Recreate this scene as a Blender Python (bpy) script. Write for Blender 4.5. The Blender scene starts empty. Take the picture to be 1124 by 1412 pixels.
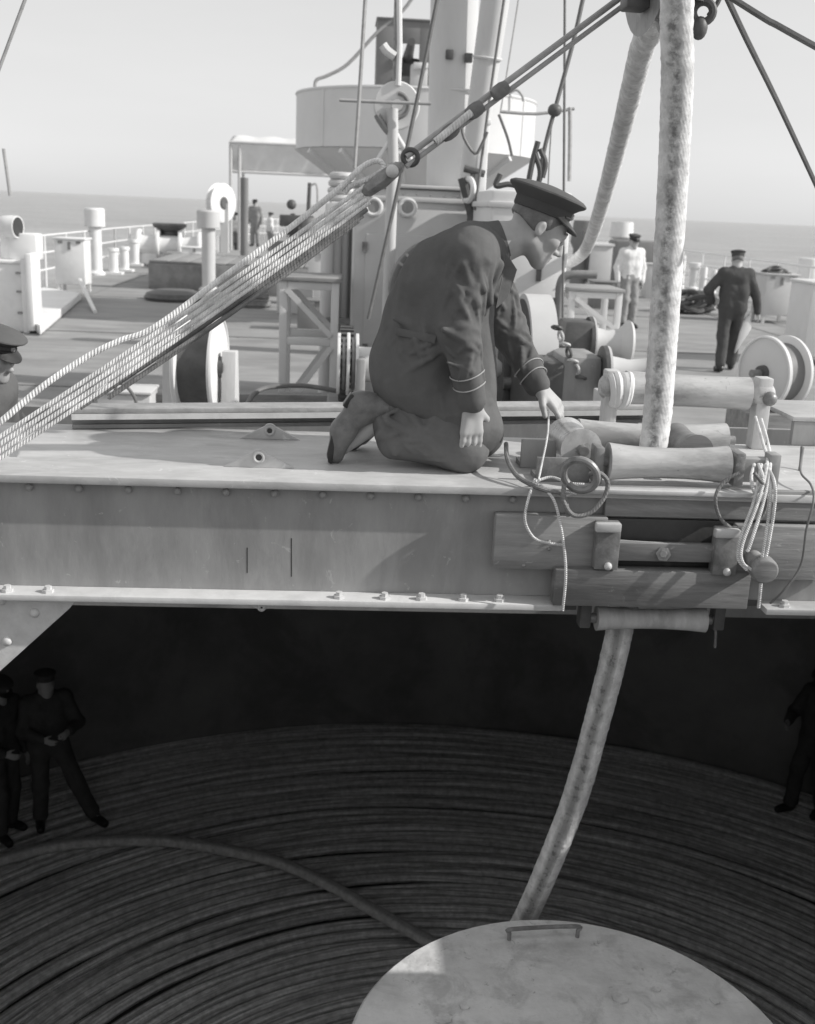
import bpy, bmesh, math, random
import numpy as np
from mathutils import Vector, Matrix
random.seed(7); RNG = np.random.default_rng(7)
SC = bpy.context.scene; COL = SC.collection
PI = math.pi; rad = math.radians

# ------------------------------------------------------------------ camera, sky, sun, exposure
FPX = 1500.0; CAMP = np.array([0, 0, 2.1]); PITCH = rad(15.6); YAW = rad(4.0); ROLL = rad(2.5)
_fw = np.array([math.sin(YAW)*math.cos(PITCH), math.cos(YAW)*math.cos(PITCH), -math.sin(PITCH)])
_r0 = np.array([math.cos(YAW), -math.sin(YAW), 0]); _u0 = np.cross(_r0, _fw)
_R = math.cos(ROLL)*_r0 + math.sin(ROLL)*_u0; _U = -math.sin(ROLL)*_r0 + math.cos(ROLL)*_u0
cam_d = bpy.data.cameras.new('camera'); cam = bpy.data.objects.new('camera', cam_d); COL.objects.link(cam)
cam.matrix_world = Matrix(((_R[0], _U[0], -_fw[0], CAMP[0]), (_R[1], _U[1], -_fw[1], CAMP[1]), (_R[2], _U[2], -_fw[2], CAMP[2]), (0, 0, 0, 1)))
cam_d.sensor_fit = 'VERTICAL'; cam_d.sensor_height = 100.0; cam_d.lens = 100.0*FPX/1412.0
cam_d.clip_start = 0.05; cam_d.clip_end = 80000
cam_d.dof.use_dof = True; cam_d.dof.focus_distance = 4.0; cam_d.dof.aperture_fstop = 11.0
SC.camera = cam
SUN_EL = rad(33); SUN_DIR = Vector((math.cos(SUN_EL)*math.cos(rad(-10)), math.cos(SUN_EL)*math.sin(rad(-10)), math.sin(SUN_EL)))
w = bpy.data.worlds.new('World'); SC.world = w; w.use_nodes = True
nt = w.node_tree; nt.nodes.clear()
sky = nt.nodes.new('ShaderNodeTexSky'); sky.sky_type = 'NISHITA'; sky.sun_disc = False
sky.sun_elevation = SUN_EL; sky.sun_rotation = rad(100); sky.air_density = 1.0; sky.dust_density = 1.0; sky.ozone_density = 1.0
bw = nt.nodes.new('ShaderNodeRGBToBW'); bg = nt.nodes.new('ShaderNodeBackground'); bg.inputs[1].default_value = 0.12
wo = nt.nodes.new('ShaderNodeOutputWorld')
hz_ = nt.nodes.new('ShaderNodeMath'); hz_.operation = 'MULTIPLY_ADD'; hz_.inputs[1].default_value = 0.40; hz_.inputs[2].default_value = 4.0   # thin even haze over the whole sky
nt.links.new(sky.outputs[0], bw.inputs[0]); nt.links.new(bw.outputs[0], hz_.inputs[0]); sn = nt.nodes.new('ShaderNodeTexNoise'); sn.inputs['Scale'].default_value = 3.0; sn.inputs['Detail'].default_value = 7; stc = nt.nodes.new('ShaderNodeTexCoord'); smp = nt.nodes.new('ShaderNodeMapping'); smp.inputs['Scale'].default_value = (1, 1, 5)
nt.links.new(stc.outputs['Generated'], smp.inputs[0]); nt.links.new(smp.outputs[0], sn.inputs['Vector'])
smr = nt.nodes.new('ShaderNodeMapRange'); smr.inputs[3].default_value = 0.93; smr.inputs[4].default_value = 1.07; nt.links.new(sn.outputs[0], smr.inputs[0])
smm = nt.nodes.new('ShaderNodeMath'); smm.operation = 'MULTIPLY'; nt.links.new(hz_.outputs[0], smm.inputs[0]); nt.links.new(smr.outputs[0], smm.inputs[1]); nt.links.new(smm.outputs[0], bg.inputs[0]); nt.links.new(bg.outputs[0], wo.inputs[0])
sl = bpy.data.lights.new('sun', 'SUN'); sl.energy = 3.5; sl.angle = rad(0.6); sl.color = (1, 0.985, 0.96)
so = bpy.data.objects.new('sun', sl); COL.objects.link(so); so.rotation_euler = (-SUN_DIR).to_track_quat('-Z', 'Y').to_euler()
SC.view_settings.view_transform = 'Standard'; SC.view_settings.look = 'None'
SC.view_settings.exposure = 0.2; SC.view_settings.gamma = 1.0; SC.view_settings.use_curve_mapping = False

# ------------------------------------------------------------------ helpers
def P(px, py, Y=None, Z=None):
    """a point of the place: seen at this spot of the photograph, at ship position Y (or height Z)"""
    d = _fw + _R*((px-562)/FPX) + _U*((706-py)/FPX)
    t = (Y-CAMP[1])/d[1] if Y is not None else (Z-CAMP[2])/d[2]
    return Vector(CAMP + d*t)
V = Vector

def mat(name, v, rough=0.6, var=0.18, scale=5.0, bump=0.15, bscale=60.0, metal=0.0, stretch=(1, 1, 1), stain=0.0, stv=0.3, sscale=2.0, spec=0.4, bdist=0.004, fold=0.0, fscale=9.0, scuff=0.0):
    m = bpy.data.materials.new(name); m.use_nodes = True; t = m.node_tree; N = t.nodes; L = t.links
    b = N['Principled BSDF']; b.inputs['Roughness'].default_value = rough; b.inputs['Metallic'].default_value = metal
    b.inputs['Specular IOR Level'].default_value = spec
    tc = N.new('ShaderNodeTexCoord'); mp = N.new('ShaderNodeMapping'); mp.inputs['Scale'].default_value = stretch
    L.new(tc.outputs['Object'], mp.inputs[0])
    n1 = N.new('ShaderNodeTexNoise'); n1.inputs['Scale'].default_value = scale; n1.inputs['Detail'].default_value = 8; n1.inputs['Roughness'].default_value = 0.65
    L.new(mp.outputs[0], n1.inputs['Vector'])
    mr = N.new('ShaderNodeMapRange'); mr.inputs[1].default_value = 0.25; mr.inputs[2].default_value = 0.75
    mr.inputs[3].default_value = v*(1-var); mr.inputs[4].default_value = v*(1+var)
    L.new(n1.outputs[0], mr.inputs[0]); out = mr.outputs[0]
    if stain > 0:
        n2 = N.new('ShaderNodeTexNoise'); n2.inputs['Scale'].default_value = sscale; n2.inputs['Detail'].default_value = 10; n2.inputs['Roughness'].default_value = 0.7
        n2.inputs['Distortion'].default_value = 0.4
        L.new(mp.outputs[0], n2.inputs['Vector'])
        r2 = N.new('ShaderNodeMapRange'); r2.inputs[1].default_value = 0.5; r2.inputs[2].default_value = 0.62; r2.inputs[4].default_value = stain
        L.new(n2.outputs[0], r2.inputs[0])
        mx = N.new('ShaderNodeMix'); mx.data_type = 'FLOAT'; L.new(r2.outputs[0], mx.inputs[0]); L.new(out, mx.inputs[2]); mx.inputs[3].default_value = v*stv
        out = mx.outputs[0]
    if scuff:                                            # chips and rubbed spots with hard little edges
        n7 = N.new('ShaderNodeTexNoise'); n7.inputs['Scale'].default_value = 17; n7.inputs['Detail'].default_value = 9; n7.inputs['Roughness'].default_value = 0.72; n7.inputs['Distortion'].default_value = 0.8
        L.new(tc.outputs['Object'], n7.inputs['Vector']); r7 = N.new('ShaderNodeMapRange'); r7.inputs[1].default_value = 0.625; r7.inputs[2].default_value = 0.66; r7.inputs[4].default_value = abs(scuff)
        L.new(n7.outputs[0], r7.inputs[0]); m7 = N.new('ShaderNodeMix'); m7.data_type = 'FLOAT'; L.new(r7.outputs[0], m7.inputs[0]); L.new(out, m7.inputs[2]); m7.inputs[3].default_value = v*(1.7 if scuff > 0 else 0.35); out = m7.outputs[0]
    L.new(out, b.inputs['Base Color'])
    rr = N.new('ShaderNodeMapRange'); rr.inputs[3].default_value = max(0.05, rough-0.12); rr.inputs[4].default_value = min(1, rough+0.12)
    L.new(n1.outputs[0], rr.inputs[0]); L.new(rr.outputs[0], b.inputs['Roughness'])
    if bump > 0:
        n3 = N.new('ShaderNodeTexNoise'); n3.inputs['Scale'].default_value = bscale; n3.inputs['Detail'].default_value = 6
        L.new(mp.outputs[0], n3.inputs['Vector'])
        bp = N.new('ShaderNodeBump'); bp.inputs['Strength'].default_value = bump; bp.inputs['Distance'].default_value = bdist
        L.new(n3.outputs[0], bp.inputs['Height']); L.new(bp.outputs[0], b.inputs['Normal'])
        if fold > 0:
            n4 = N.new('ShaderNodeTexNoise'); n4.inputs['Scale'].default_value = fscale; n4.inputs['Detail'].default_value = 1.5; n4.inputs['Distortion'].default_value = 0.3
            L.new(mp.outputs[0], n4.inputs['Vector'])
            b2 = N.new('ShaderNodeBump'); b2.inputs['Strength'].default_value = fold; b2.inputs['Distance'].default_value = 0.03
            L.new(n4.outputs[0], b2.inputs['Height']); L.new(b2.outputs[0], bp.inputs['Normal'])
    return m

def cable_mat(name, v, stripe=True, lay=26.0, dark=0.25, patch=0.0, wb=0.3, wc=0.07):
    """armour wires laid in a long helix round the cable, dark lengthwise stripe and dirt; u = round, v = metres along"""
    m = bpy.data.materials.new(name); m.use_nodes = True; t = m.node_tree; N = t.nodes; L = t.links
    b = N['Principled BSDF']; b.inputs['Roughness'].default_value = 0.75; b.inputs['Specular IOR Level'].default_value = 0.25
    tc = N.new('ShaderNodeTexCoord'); sp = N.new('ShaderNodeSeparateXYZ'); L.new(tc.outputs['UV'], sp.inputs[0])
    def math_(op, a, bb=None):
        n = N.new('ShaderNodeMath'); n.operation = op
        for i, q in enumerate((a, bb)):
            if q is None: continue
            if isinstance(q, (int, float)): n.inputs[i].default_value = q
            else: L.new(q, n.inputs[i])
        return n.outputs[0]
    ph = math_('ADD', math_('MULTIPLY', sp.outputs[0], 2*PI*lay), math_('MULTIPLY', sp.outputs[1], 160.0))
    wv = math_('MULTIPLY_ADD', math_('SINE', ph), 0.5); wv.node.inputs[2].default_value = 0.5
    n1 = N.new('ShaderNodeTexNoise'); n1.inputs['Scale'].default_value = 14; n1.inputs['Detail'].default_value = 8; n1.inputs['Roughness'].default_value = 0.7
    L.new(tc.outputs['Object'], n1.inputs['Vector'])
    mr = N.new('ShaderNodeMapRange'); mr.inputs[1].default_value = 0.3; mr.inputs[2].default_value = 0.7; mr.inputs[3].default_value = v*0.62; mr.inputs[4].default_value = v*1.25
    L.new(n1.outputs[0], mr.inputs[0]); out = mr.outputs[0]
    out = math_('MULTIPLY', out, math_('ADD', 1.0-wc*0.6, math_('MULTIPLY', wv, wc)))
    if patch > 0:
        n5 = N.new('ShaderNodeTexNoise'); n5.inputs['Scale'].default_value = 1.7; n5.inputs['Detail'].default_value = 9; n5.inputs['Roughness'].default_value = 0.75
        mp5 = N.new('ShaderNodeMapping'); mp5.inputs['Scale'].default_value = (9, 0.5, 1); L.new(tc.outputs['UV'], mp5.inputs[0]); oi = N.new('ShaderNodeObjectInfo'); va_ = N.new('ShaderNodeVectorMath'); va_.operation = 'ADD'; cx_ = N.new('ShaderNodeCombineXYZ'); L.new(math_('MULTIPLY', oi.outputs['Random'], 90.0), cx_.inputs[2]); L.new(mp5.outputs[0], va_.inputs[0]); L.new(cx_.outputs[0], va_.inputs[1]); L.new(va_.outputs[0], n5.inputs['Vector']); r5 = N.new('ShaderNodeMapRange'); r5.inputs[1].default_value = 0.35; r5.inputs[2].default_value = 0.65; r5.inputs[3].default_value = 1-patch; r5.inputs[4].default_value = 1+patch*0.5
        L.new(n5.outputs[0], r5.inputs[0]); out = math_('MULTIPLY', out, r5.outputs[0])
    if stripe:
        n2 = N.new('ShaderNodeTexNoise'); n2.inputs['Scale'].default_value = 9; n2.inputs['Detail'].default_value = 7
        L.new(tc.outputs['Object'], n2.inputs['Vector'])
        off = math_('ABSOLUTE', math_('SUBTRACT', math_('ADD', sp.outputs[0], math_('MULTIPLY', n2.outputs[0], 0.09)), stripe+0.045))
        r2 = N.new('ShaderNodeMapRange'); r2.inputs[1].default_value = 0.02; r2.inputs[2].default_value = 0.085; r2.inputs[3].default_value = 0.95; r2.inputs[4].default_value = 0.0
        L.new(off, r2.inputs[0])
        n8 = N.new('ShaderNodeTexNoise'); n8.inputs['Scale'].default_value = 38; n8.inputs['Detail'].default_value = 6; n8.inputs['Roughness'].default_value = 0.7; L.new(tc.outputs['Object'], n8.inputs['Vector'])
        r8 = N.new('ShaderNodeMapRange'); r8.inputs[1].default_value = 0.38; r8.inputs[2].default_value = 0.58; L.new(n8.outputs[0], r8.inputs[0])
        mx = N.new('ShaderNodeMix'); mx.data_type = 'FLOAT'; sz_ = N.new('ShaderNodeSeparateXYZ'); L.new(tc.outputs['Object'], sz_.inputs[0])      # stripe unbroken low on the cable, weaker and broken higher up
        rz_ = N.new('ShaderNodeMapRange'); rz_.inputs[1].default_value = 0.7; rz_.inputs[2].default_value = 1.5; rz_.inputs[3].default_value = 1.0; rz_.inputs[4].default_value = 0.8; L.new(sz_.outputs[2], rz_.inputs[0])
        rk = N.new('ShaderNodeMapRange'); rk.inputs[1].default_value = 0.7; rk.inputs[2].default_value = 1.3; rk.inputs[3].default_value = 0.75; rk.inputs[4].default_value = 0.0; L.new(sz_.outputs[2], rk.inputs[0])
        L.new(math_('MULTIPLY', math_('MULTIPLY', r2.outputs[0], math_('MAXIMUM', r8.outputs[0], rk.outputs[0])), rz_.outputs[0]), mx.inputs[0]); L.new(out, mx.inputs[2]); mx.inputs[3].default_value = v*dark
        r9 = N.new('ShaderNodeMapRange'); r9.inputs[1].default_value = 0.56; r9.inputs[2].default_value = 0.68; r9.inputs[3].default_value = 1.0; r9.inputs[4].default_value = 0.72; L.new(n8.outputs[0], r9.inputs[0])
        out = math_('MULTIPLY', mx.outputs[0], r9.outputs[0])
    L.new(out, b.inputs['Base Color'])
    n6 = N.new('ShaderNodeTexNoise'); n6.inputs['Scale'].default_value = 55; n6.inputs['Detail'].default_value = 5; L.new(tc.outputs['Object'], n6.inputs['Vector'])
    hh = math_('ADD', math_('MULTIPLY', wv, wb), math_('ADD', math_('MULTIPLY', n1.outputs[0], 1.4), math_('MULTIPLY', n6.outputs[0], 0.9)))
    bp = N.new('ShaderNodeBump'); bp.inputs['Strength'].default_value = 0.55; bp.inputs['Distance'].default_value = 0.004
    L.new(hh, bp.inputs['Height']); L.new(bp.outputs[0], b.inputs['Normal'])
    return m

def rope_mat(name, v, lay=3, pitch=230.0, wb=0.7, wc=0.12):
    m = cable_mat(name, v, stripe=False, lay=lay, wb=wb, wc=wc)
    for n in m.node_tree.nodes:
        if n.bl_idname == 'ShaderNodeMath' and n.operation == 'MULTIPLY' and abs(n.inputs[1].default_value-160.0) < 1e-6 and not n.inputs[1].is_linked: n.inputs[1].default_value = pitch
        if n.bl_idname == 'ShaderNodeBump': n.inputs['Strength'].default_value = 0.8
    return m

def frame(ax):
    ax = V(ax).normalized(); t = V((0, 0, 1)) if abs(ax.z) < 0.9 else V((1, 0, 0))
    x = t.cross(ax).normalized(); y = ax.cross(x); return x, y, ax

def smooth_path(pts, n=8):
    pts = [V(p) for p in pts]; out = []
    if len(pts) < 3: return pts
    q = [pts[0]*2-pts[1]] + pts + [pts[-1]*2-pts[-2]]
    for i in range(1, len(q)-2):
        a, b, c, d = q[i-1], q[i], q[i+1], q[i+2]
        for k in range(n):
            t = k/n
            out.append(0.5*((2*b)+(c-a)*t+(2*a-5*b+4*c-d)*t*t+(3*b-a-3*c+d)*t**3))
    out.append(pts[-1]); return out

class MB:
    def __init__(s): s.v = []; s.f = []; s.uv = {}
    def box(s, c, size, rz=0.0, R=None):
        c = V(c); hx, hy, hz = [q/2 for q in size]; k = len(s.v)
        if R is None: R = Matrix.Rotation(rz, 3, 'Z')
        for z in (-hz, hz):
            for (x, y) in ((-hx, -hy), (hx, -hy), (hx, hy), (-hx, hy)): s.v.append(c + R @ V((x, y, z)))
        s.f += [tuple(k+i for i in q) for q in ((3, 2, 1, 0), (4, 5, 6, 7), (0, 1, 5, 4), (1, 2, 6, 5), (2, 3, 7, 6), (3, 0, 4, 7))]; return s
    def bar(s, a, b, wdt, hgt, up=(0, 0, 1)):
        a, b = V(a), V(b); z = (b-a); L_ = z.length; z.normalize(); u = V(up)
        if abs(u.dot(z)) > 0.97: u = V((0, 1, 0))
        x = u.cross(z).normalized(); y = z.cross(x)
        return s.box((a+b)/2, (wdt, hgt, L_), R=Matrix((x, y, z)).transposed())
    def lathe(s, a, b, prof, n=24, sx=1.0, sy=1.0, caps=True, X=None):
        a, b = V(a), V(b); x, y, z = frame(b-a)
        if X is not None: x = (V(X)-z*V(X).dot(z)).normalized(); y = z.cross(x)
        d = b-a; k0 = len(s.v)
        for (t, r) in prof:
            for i in range(n):
                q = 2*PI*i/n; s.v.append(a + d*t + x*(r*sx*math.cos(q)) + y*(r*sy*math.sin(q)))
        for j in range(len(prof)-1):
            for i in range(n):
                i2 = (i+1) % n; s.f.append((k0+j*n+i, k0+j*n+i2, k0+(j+1)*n+i2, k0+(j+1)*n+i))
        if caps:
            s.f.append(tuple(k0+i for i in reversed(range(n)))); kk = k0+(len(prof)-1)*n; s.f.append(tuple(kk+i for i in range(n)))
        return s
    def cyl(s, a, b, r, r2=None, n=16, caps=True): return s.lathe(a, b, [(0, r), (1, r if r2 is None else r2)], n, caps=caps)
    def tube(s, pts, r, n=8, caps=True, closed=False, twist=0.0):
        pts = [V(p) for p in pts]; m = len(pts); rs = r if isinstance(r, (list, tuple)) else [r]*m
        k0 = len(s.v); L_ = 0.0; px = None; lens = []
        for j in range(m):
            if closed: d = pts[(j+1) % m]-pts[j-1]
            else: d = pts[min(j+1, m-1)]-pts[max(j-1, 0)]
            d.normalize()
            if px is None: x, y, _ = frame(d)
            else:
                x = px-d*px.dot(d); x.normalize(); y = d.cross(x)
            px = x
            if j: L_ += (pts[j]-pts[j-1]).length
            lens.append(L_)
            for i in range(n):
                q = 2*PI*i/n; s.v.append(pts[j]+x*(rs[j]*math.cos(q))+y*(rs[j]*math.sin(q)))
        for j in range(m if closed else m-1):
            j2 = (j+1) % m
            for i in range(n):
                i2 = (i+1) % n; s.uv[len(s.f)] = ((i/n, lens[j]), ((i+1)/n, lens[j]), ((i+1)/n, lens[j+1] if j+1 < m else L_+.1), (i/n, lens[j+1] if j+1 < m else L_+.1))
                s.f.append((k0+j*n+i, k0+j*n+i2, k0+j2*n+i2, k0+j2*n+i))
        if caps and not closed:
            s.f.append(tuple(k0+i for i in reversed(range(n)))); kk = k0+(m-1)*n; s.f.append(tuple(kk+i for i in range(n)))
        return s
    def prism(s, outline, ext):
        """outline: list of points (planar), extruded by vector ext"""
        k = len(s.v); n = len(outline); ext = V(ext)
        s.v += [V(p) for p in outline] + [V(p)+ext for p in outline]
        s.f.append(tuple(k+i for i in reversed(range(n)))); s.f.append(tuple(k+n+i for i in range(n)))
        for i in range(n): i2 = (i+1) % n; s.f.append((k+i, k+i2, k+n+i2, k+n+i))
        return s
    def sphere(s, c, r, n=12, m=8, sc=(1, 1, 1)):
        c = V(c); k = len(s.v)
        for j in range(m+1):
            th = PI*j/m
            for i in range(n):
                q = 2*PI*i/n; s.v.append(c+V((r*sc[0]*math.sin(th)*math.cos(q), r*sc[1]*math.sin(th)*math.sin(q), r*sc[2]*math.cos(th))))
        for j in range(m):
            for i in range(n):
                i2 = (i+1) % n; s.f.append((k+j*n+i, k+(j+1)*n+i, k+(j+1)*n+i2, k+j*n+i2))
        return s
    def torus(s, c, ax, R_, r, n=32, m=8):
        x, y, z = frame(ax); c = V(c)
        return s.tube([c+x*(R_*math.cos(2*PI*i/n))+y*(R_*math.sin(2*PI*i/n)) for i in range(n)], r, m, closed=True)
    def build(s, name, m, parent=None, bevel=0.0, smooth=True, fix=True):
        me = bpy.data.meshes.new(name); me.from_pydata([tuple(v) for v in s.v], [], s.f)
        if s.uv:
            ul = me.uv_layers.new(name='UVMap')
            for p in me.polygons:
                q = s.uv.get(p.index)
                if q:
                    for li, uvc in zip(p.loop_indices, q): ul.data[li].uv = uvc
        if bevel > 0 or fix:
            bm = bmesh.new(); bm.from_mesh(me)
            if fix: bmesh.ops.recalc_face_normals(bm, faces=bm.faces)
            if bevel > 0:
                ed = [e for e in bm.edges if len(e.link_faces) == 2 and e.calc_face_angle(0) > 0.5]
                bmesh.ops.bevel(bm, geom=ed, offset=bevel, segments=2, affect='EDGES', profile=0.5, clamp_overlap=True)
            bm.to_mesh(me); bm.free()
        if smooth:
            me.shade_smooth(); me.set_sharp_from_angle(angle=0.6)
        me.materials.append(m)
        o = bpy.data.objects.new(name, me); COL.objects.link(o)
        if parent is not None: adopt(o, parent)
        return o

def adopt(o, parent):
    o.parent = parent; q = parent; off = V((0, 0, 0))
    while q is not None: off += q.location; q = q.parent
    o.location = o.location - off
def tag(o, label, cat, group=None):
    o['label'] = label; o['category'] = cat
    if group: o['group'] = group
    return o
def thing(name, loc, label, cat, group=None):
    o = bpy.data.objects.new(name, None); o.empty_display_size = 0.1; COL.objects.link(o); o.location = V(loc); return tag(o, label, cat, group)
def struct(o): o['kind'] = 'structure'; return o
def piece(me_obj, loc, parent, rot=None):
    """a copy of an alike small piece, sharing its mesh; loc in world"""
    o = me_obj.copy(); COL.objects.link(o); o.parent = parent
    off = V((0, 0, 0)); q = parent
    while q is not None: off += q.location; q = q.parent
    o.location = V(loc)-off
    if rot: o.rotation_euler = rot
    return o
def proto_piece(mb, name, m, parent, loc, **k):
    o = mb.build(name, m, None, **k); o.location = V(loc); adopt(o, parent); return o

# ------------------------------------------------------------------ materials
M = dict(
 steel=mat('grey_painted_steel', 0.30, 0.55, 0.20, 3.5, 0.2, 25, stretch=(2.2, 1, 0.7), stain=0.45, stv=0.72, sscale=2.2, scuff=0.5),
 steel_lt=mat('worn_bright_steel', 0.49, 0.5, 0.22, 7, 0.2, 40, stain=0.5, stv=0.62, sscale=3.5, stretch=(0.6, 1.4, 1), scuff=0.35),
 flange=mat('pale_flange_paint', 0.58, 0.5, 0.12, 8, 0.12, 50, stain=0.3, stv=0.6, sscale=6),
 gusset=mat('pale_grey_paint', 0.64, 0.55, 0.14, 20, 0.2, 120, stain=0.25, stv=0.75, sscale=9),
 gusset_d=mat('mottled_joist_paint', 0.36, 0.6, 0.25, 14, 0.2, 60, stain=0.4, stv=0.6, sscale=9),
 dark=mat('dark_iron', 0.1, 0.5, 0.25, 12, 0.2, 60, stain=0.2, stv=1.8, sscale=6),
 black=mat('black_iron', 0.05, 0.5, 0.25, 12, 0.2, 60),
 iron=mat('worn_iron', 0.26, 0.42, 0.3, 16, 0.3, 70, metal=0.2, stain=0.55, stv=0.45, sscale=9, scuff=0.5),
 house=mat('light_grey_paint', 0.56, 0.55, 0.10, 1.5, 0.1, 8, stain=0.22, stv=0.8, sscale=1.2),
 house_lt=mat('off_white_paint', 0.72, 0.55, 0.08, 2, 0.1, 8, stain=0.2, stv=0.85, sscale=1.5),
 mast=mat('mast_paint', 0.6, 0.5, 0.1, 1.5, 0.08, 8, stretch=(1, 1, 0.3), stain=0.2, stv=0.8, sscale=2),
 white=mat('white_paint', 0.78, 0.5, 0.07, 3, 0.08, 20, stain=0.25, stv=0.8, sscale=4),
 tub=mat('tub_paint', 0.66, 0.55, 0.07, 1.2, 0.05, 6, stain=0.15, stv=0.85, sscale=1),
 shield=mat('shield_paint', 0.2, 0.6, 0.15, 2, 0.05, 6),
 wood=mat('weathered_timber', 0.3, 0.75, 0.3, 7, 0.4, 30, stretch=(0.35, 3, 3), stain=0.6, stv=0.5, sscale=2.5, scuff=0.5),
 wood_d=mat('oily_timber', 0.2, 0.7, 0.3, 7, 0.4, 30, stretch=(0.35, 3, 3), stain=0.6, stv=0.5, sscale=2.5, scuff=0.5),
 wood_l=mat('pale_timber', 0.55, 0.7, 0.18, 6, 0.3, 30, stretch=(3, 3, 0.35), stain=0.2, stv=0.7, sscale=3),
 roller=mat('worn_wood_roller', 0.44, 0.6, 0.35, 7, 0.35, 40, stretch=(0.5, 2, 2), stain=0.75, stv=0.45, sscale=3.2, scuff=-0.6),
 deck=mat('deck_planking', 0.28, 0.75, 0.3, 1.3, 0.25, 14, stretch=(0.5, 1.2, 1), stain=0.5, stv=0.62, sscale=0.9, bdist=0.01),
 seam=mat('deck_seam', 0.22, 0.7, 0.2, 6, 0.1, 20),
 tank=mat('tank_plate', 0.24, 0.7, 0.35, 0.8, 0.25, 6, stain=0.5, stv=0.5, sscale=0.7, bdist=0.01),
 disc=mat('column_top_plate', 0.60, 0.7, 0.24, 5, 0.7, 22, stain=0.6, stv=0.6, sscale=6, bdist=0.008, scuff=-0.6),
 mach=mat('machinery_grey', 0.24, 0.55, 0.25, 5, 0.2, 30, stain=0.4, stv=0.55, sscale=4),
 bright=mat('polished_roller', 0.6, 0.3, 0.25, 10, 0.1, 60, metal=0.3, stain=0.4, stv=0.5, sscale=7),
 canvas=mat('canvas', 0.7, 0.85, 0.1, 2, 0.3, 5, bdist=0.02),
 wool=mat('navy_wool', 0.125, 0.9, 0.16, 9, 0.35, 60, spec=0.12, bdist=0.003, fold=0.55),
 wool2=mat('trouser_wool', 0.145, 0.9, 0.16, 9, 0.35, 60, spec=0.12, bdist=0.003, fold=0.55),
 wool_bk=mat('dark_overall', 0.085, 0.9, 0.2, 9, 0.3, 60, spec=0.1, fold=0.55),
 whitecloth=mat('white_jacket_cloth', 0.72, 0.85, 0.1, 9, 0.3, 60, spec=0.15, fold=0.55),
 greycloth=mat('grey_trouser_cloth', 0.3, 0.85, 0.15, 9, 0.3, 60, spec=0.15, fold=0.55),
 skin=mat('skin', 0.42, 0.55, 0.10, 24, 0.12, 160, spec=0.35, bdist=0.001),
 hair=mat('hair', 0.16, 0.6, 0.3, 40, 0.5, 200),
 leather=mat('scuffed_leather', 0.14, 0.4, 0.3, 22, 0.25, 90, stain=0.3, stv=1.8, sscale=14),
 leather_bk=mat('black_leather', 0.03, 0.35, 0.3, 22, 0.2, 90),
 capcloth=mat('cap_cloth', 0.11, 0.85, 0.12, 9, 0.2, 120, spec=0.12),
 gold=mat('sleeve_lace', 0.38, 0.5, 0.1, 60, 0.4, 300),
 shirt=mat('shirt_cloth', 0.7, 0.8, 0.08, 20, 0.2, 80),
 rope=rope_mat('light_rope', 0.8, 3, 520), rope_d=rope_mat('dark_rope', 0.22, 3, 520, 0.25, 0.08), wire=mat('wire', 0.17, 0.5, 0.2, 20, 0.1, 90),
 wire_l=mat('greased_wire', 0.38, 0.5, 0.2, 20, 0.1, 90), twine=rope_mat('twine', 0.75, 2, 900),
 coil=cable_mat('coiled_cable', 0.8, stripe=False, lay=26, patch=0.72), loop=cable_mat('loose_cable', 0.62, stripe=0.3, lay=26, dark=0.5),
)
def sea_mat():
    m = bpy.data.materials.new('sea_water'); m.use_nodes = True; t = m.node_tree; N = t.nodes; L = t.links
    b = N['Principled BSDF']; b.inputs['Base Color'].default_value = (0.42, 0.42, 0.42, 1); b.inputs['Roughness'].default_value = 0.4
    tc = N.new('ShaderNodeTexCoord'); mp = N.new('ShaderNodeMapping'); mp.inputs['Scale'].default_value = (0.35, 1.0, 1); L.new(tc.outputs['Object'], mp.inputs[0])
    h = None
    for sc_, st in ((0.12, 1.0), (0.9, 0.35)):
        n = N.new('ShaderNodeTexNoise'); n.inputs['Scale'].default_value = sc_; n.inputs['Detail'].default_value = 8; n.inputs['Roughness'].default_value = 0.6
        L.new(mp.outputs[0], n.inputs['Vector']); k = N.new('ShaderNodeMath'); k.operation = 'MULTIPLY_ADD'; L.new(n.outputs[0], k.inputs[0]); k.inputs[1].default_value = st
        if h: L.new(h, k.inputs[2])
        h = k.outputs[0]
    nw = N.new('ShaderNodeTexNoise'); nw.inputs['Scale'].default_value = 0.05; nw.inputs['Detail'].default_value = 12; nw.inputs['Roughness'].default_value = 0.75; L.new(mp.outputs[0], nw.inputs['Vector'])
    rw = N.new('ShaderNodeMapRange'); rw.inputs[1].default_value = 0.3; rw.inputs[2].default_value = 0.7; rw.inputs[3].default_value = 0.28; rw.inputs[4].default_value = 0.52; L.new(nw.outputs[0], rw.inputs[0]); L.new(rw.outputs[0], b.inputs['Base Color'])
    bp = N.new('ShaderNodeBump'); bp.inputs['Strength'].default_value = 1.0; bp.inputs['Distance'].default_value = 4.0
    L.new(h, bp.inputs['Height']); L.new(bp.outputs[0], b.inputs['Normal'])
    return m

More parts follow.
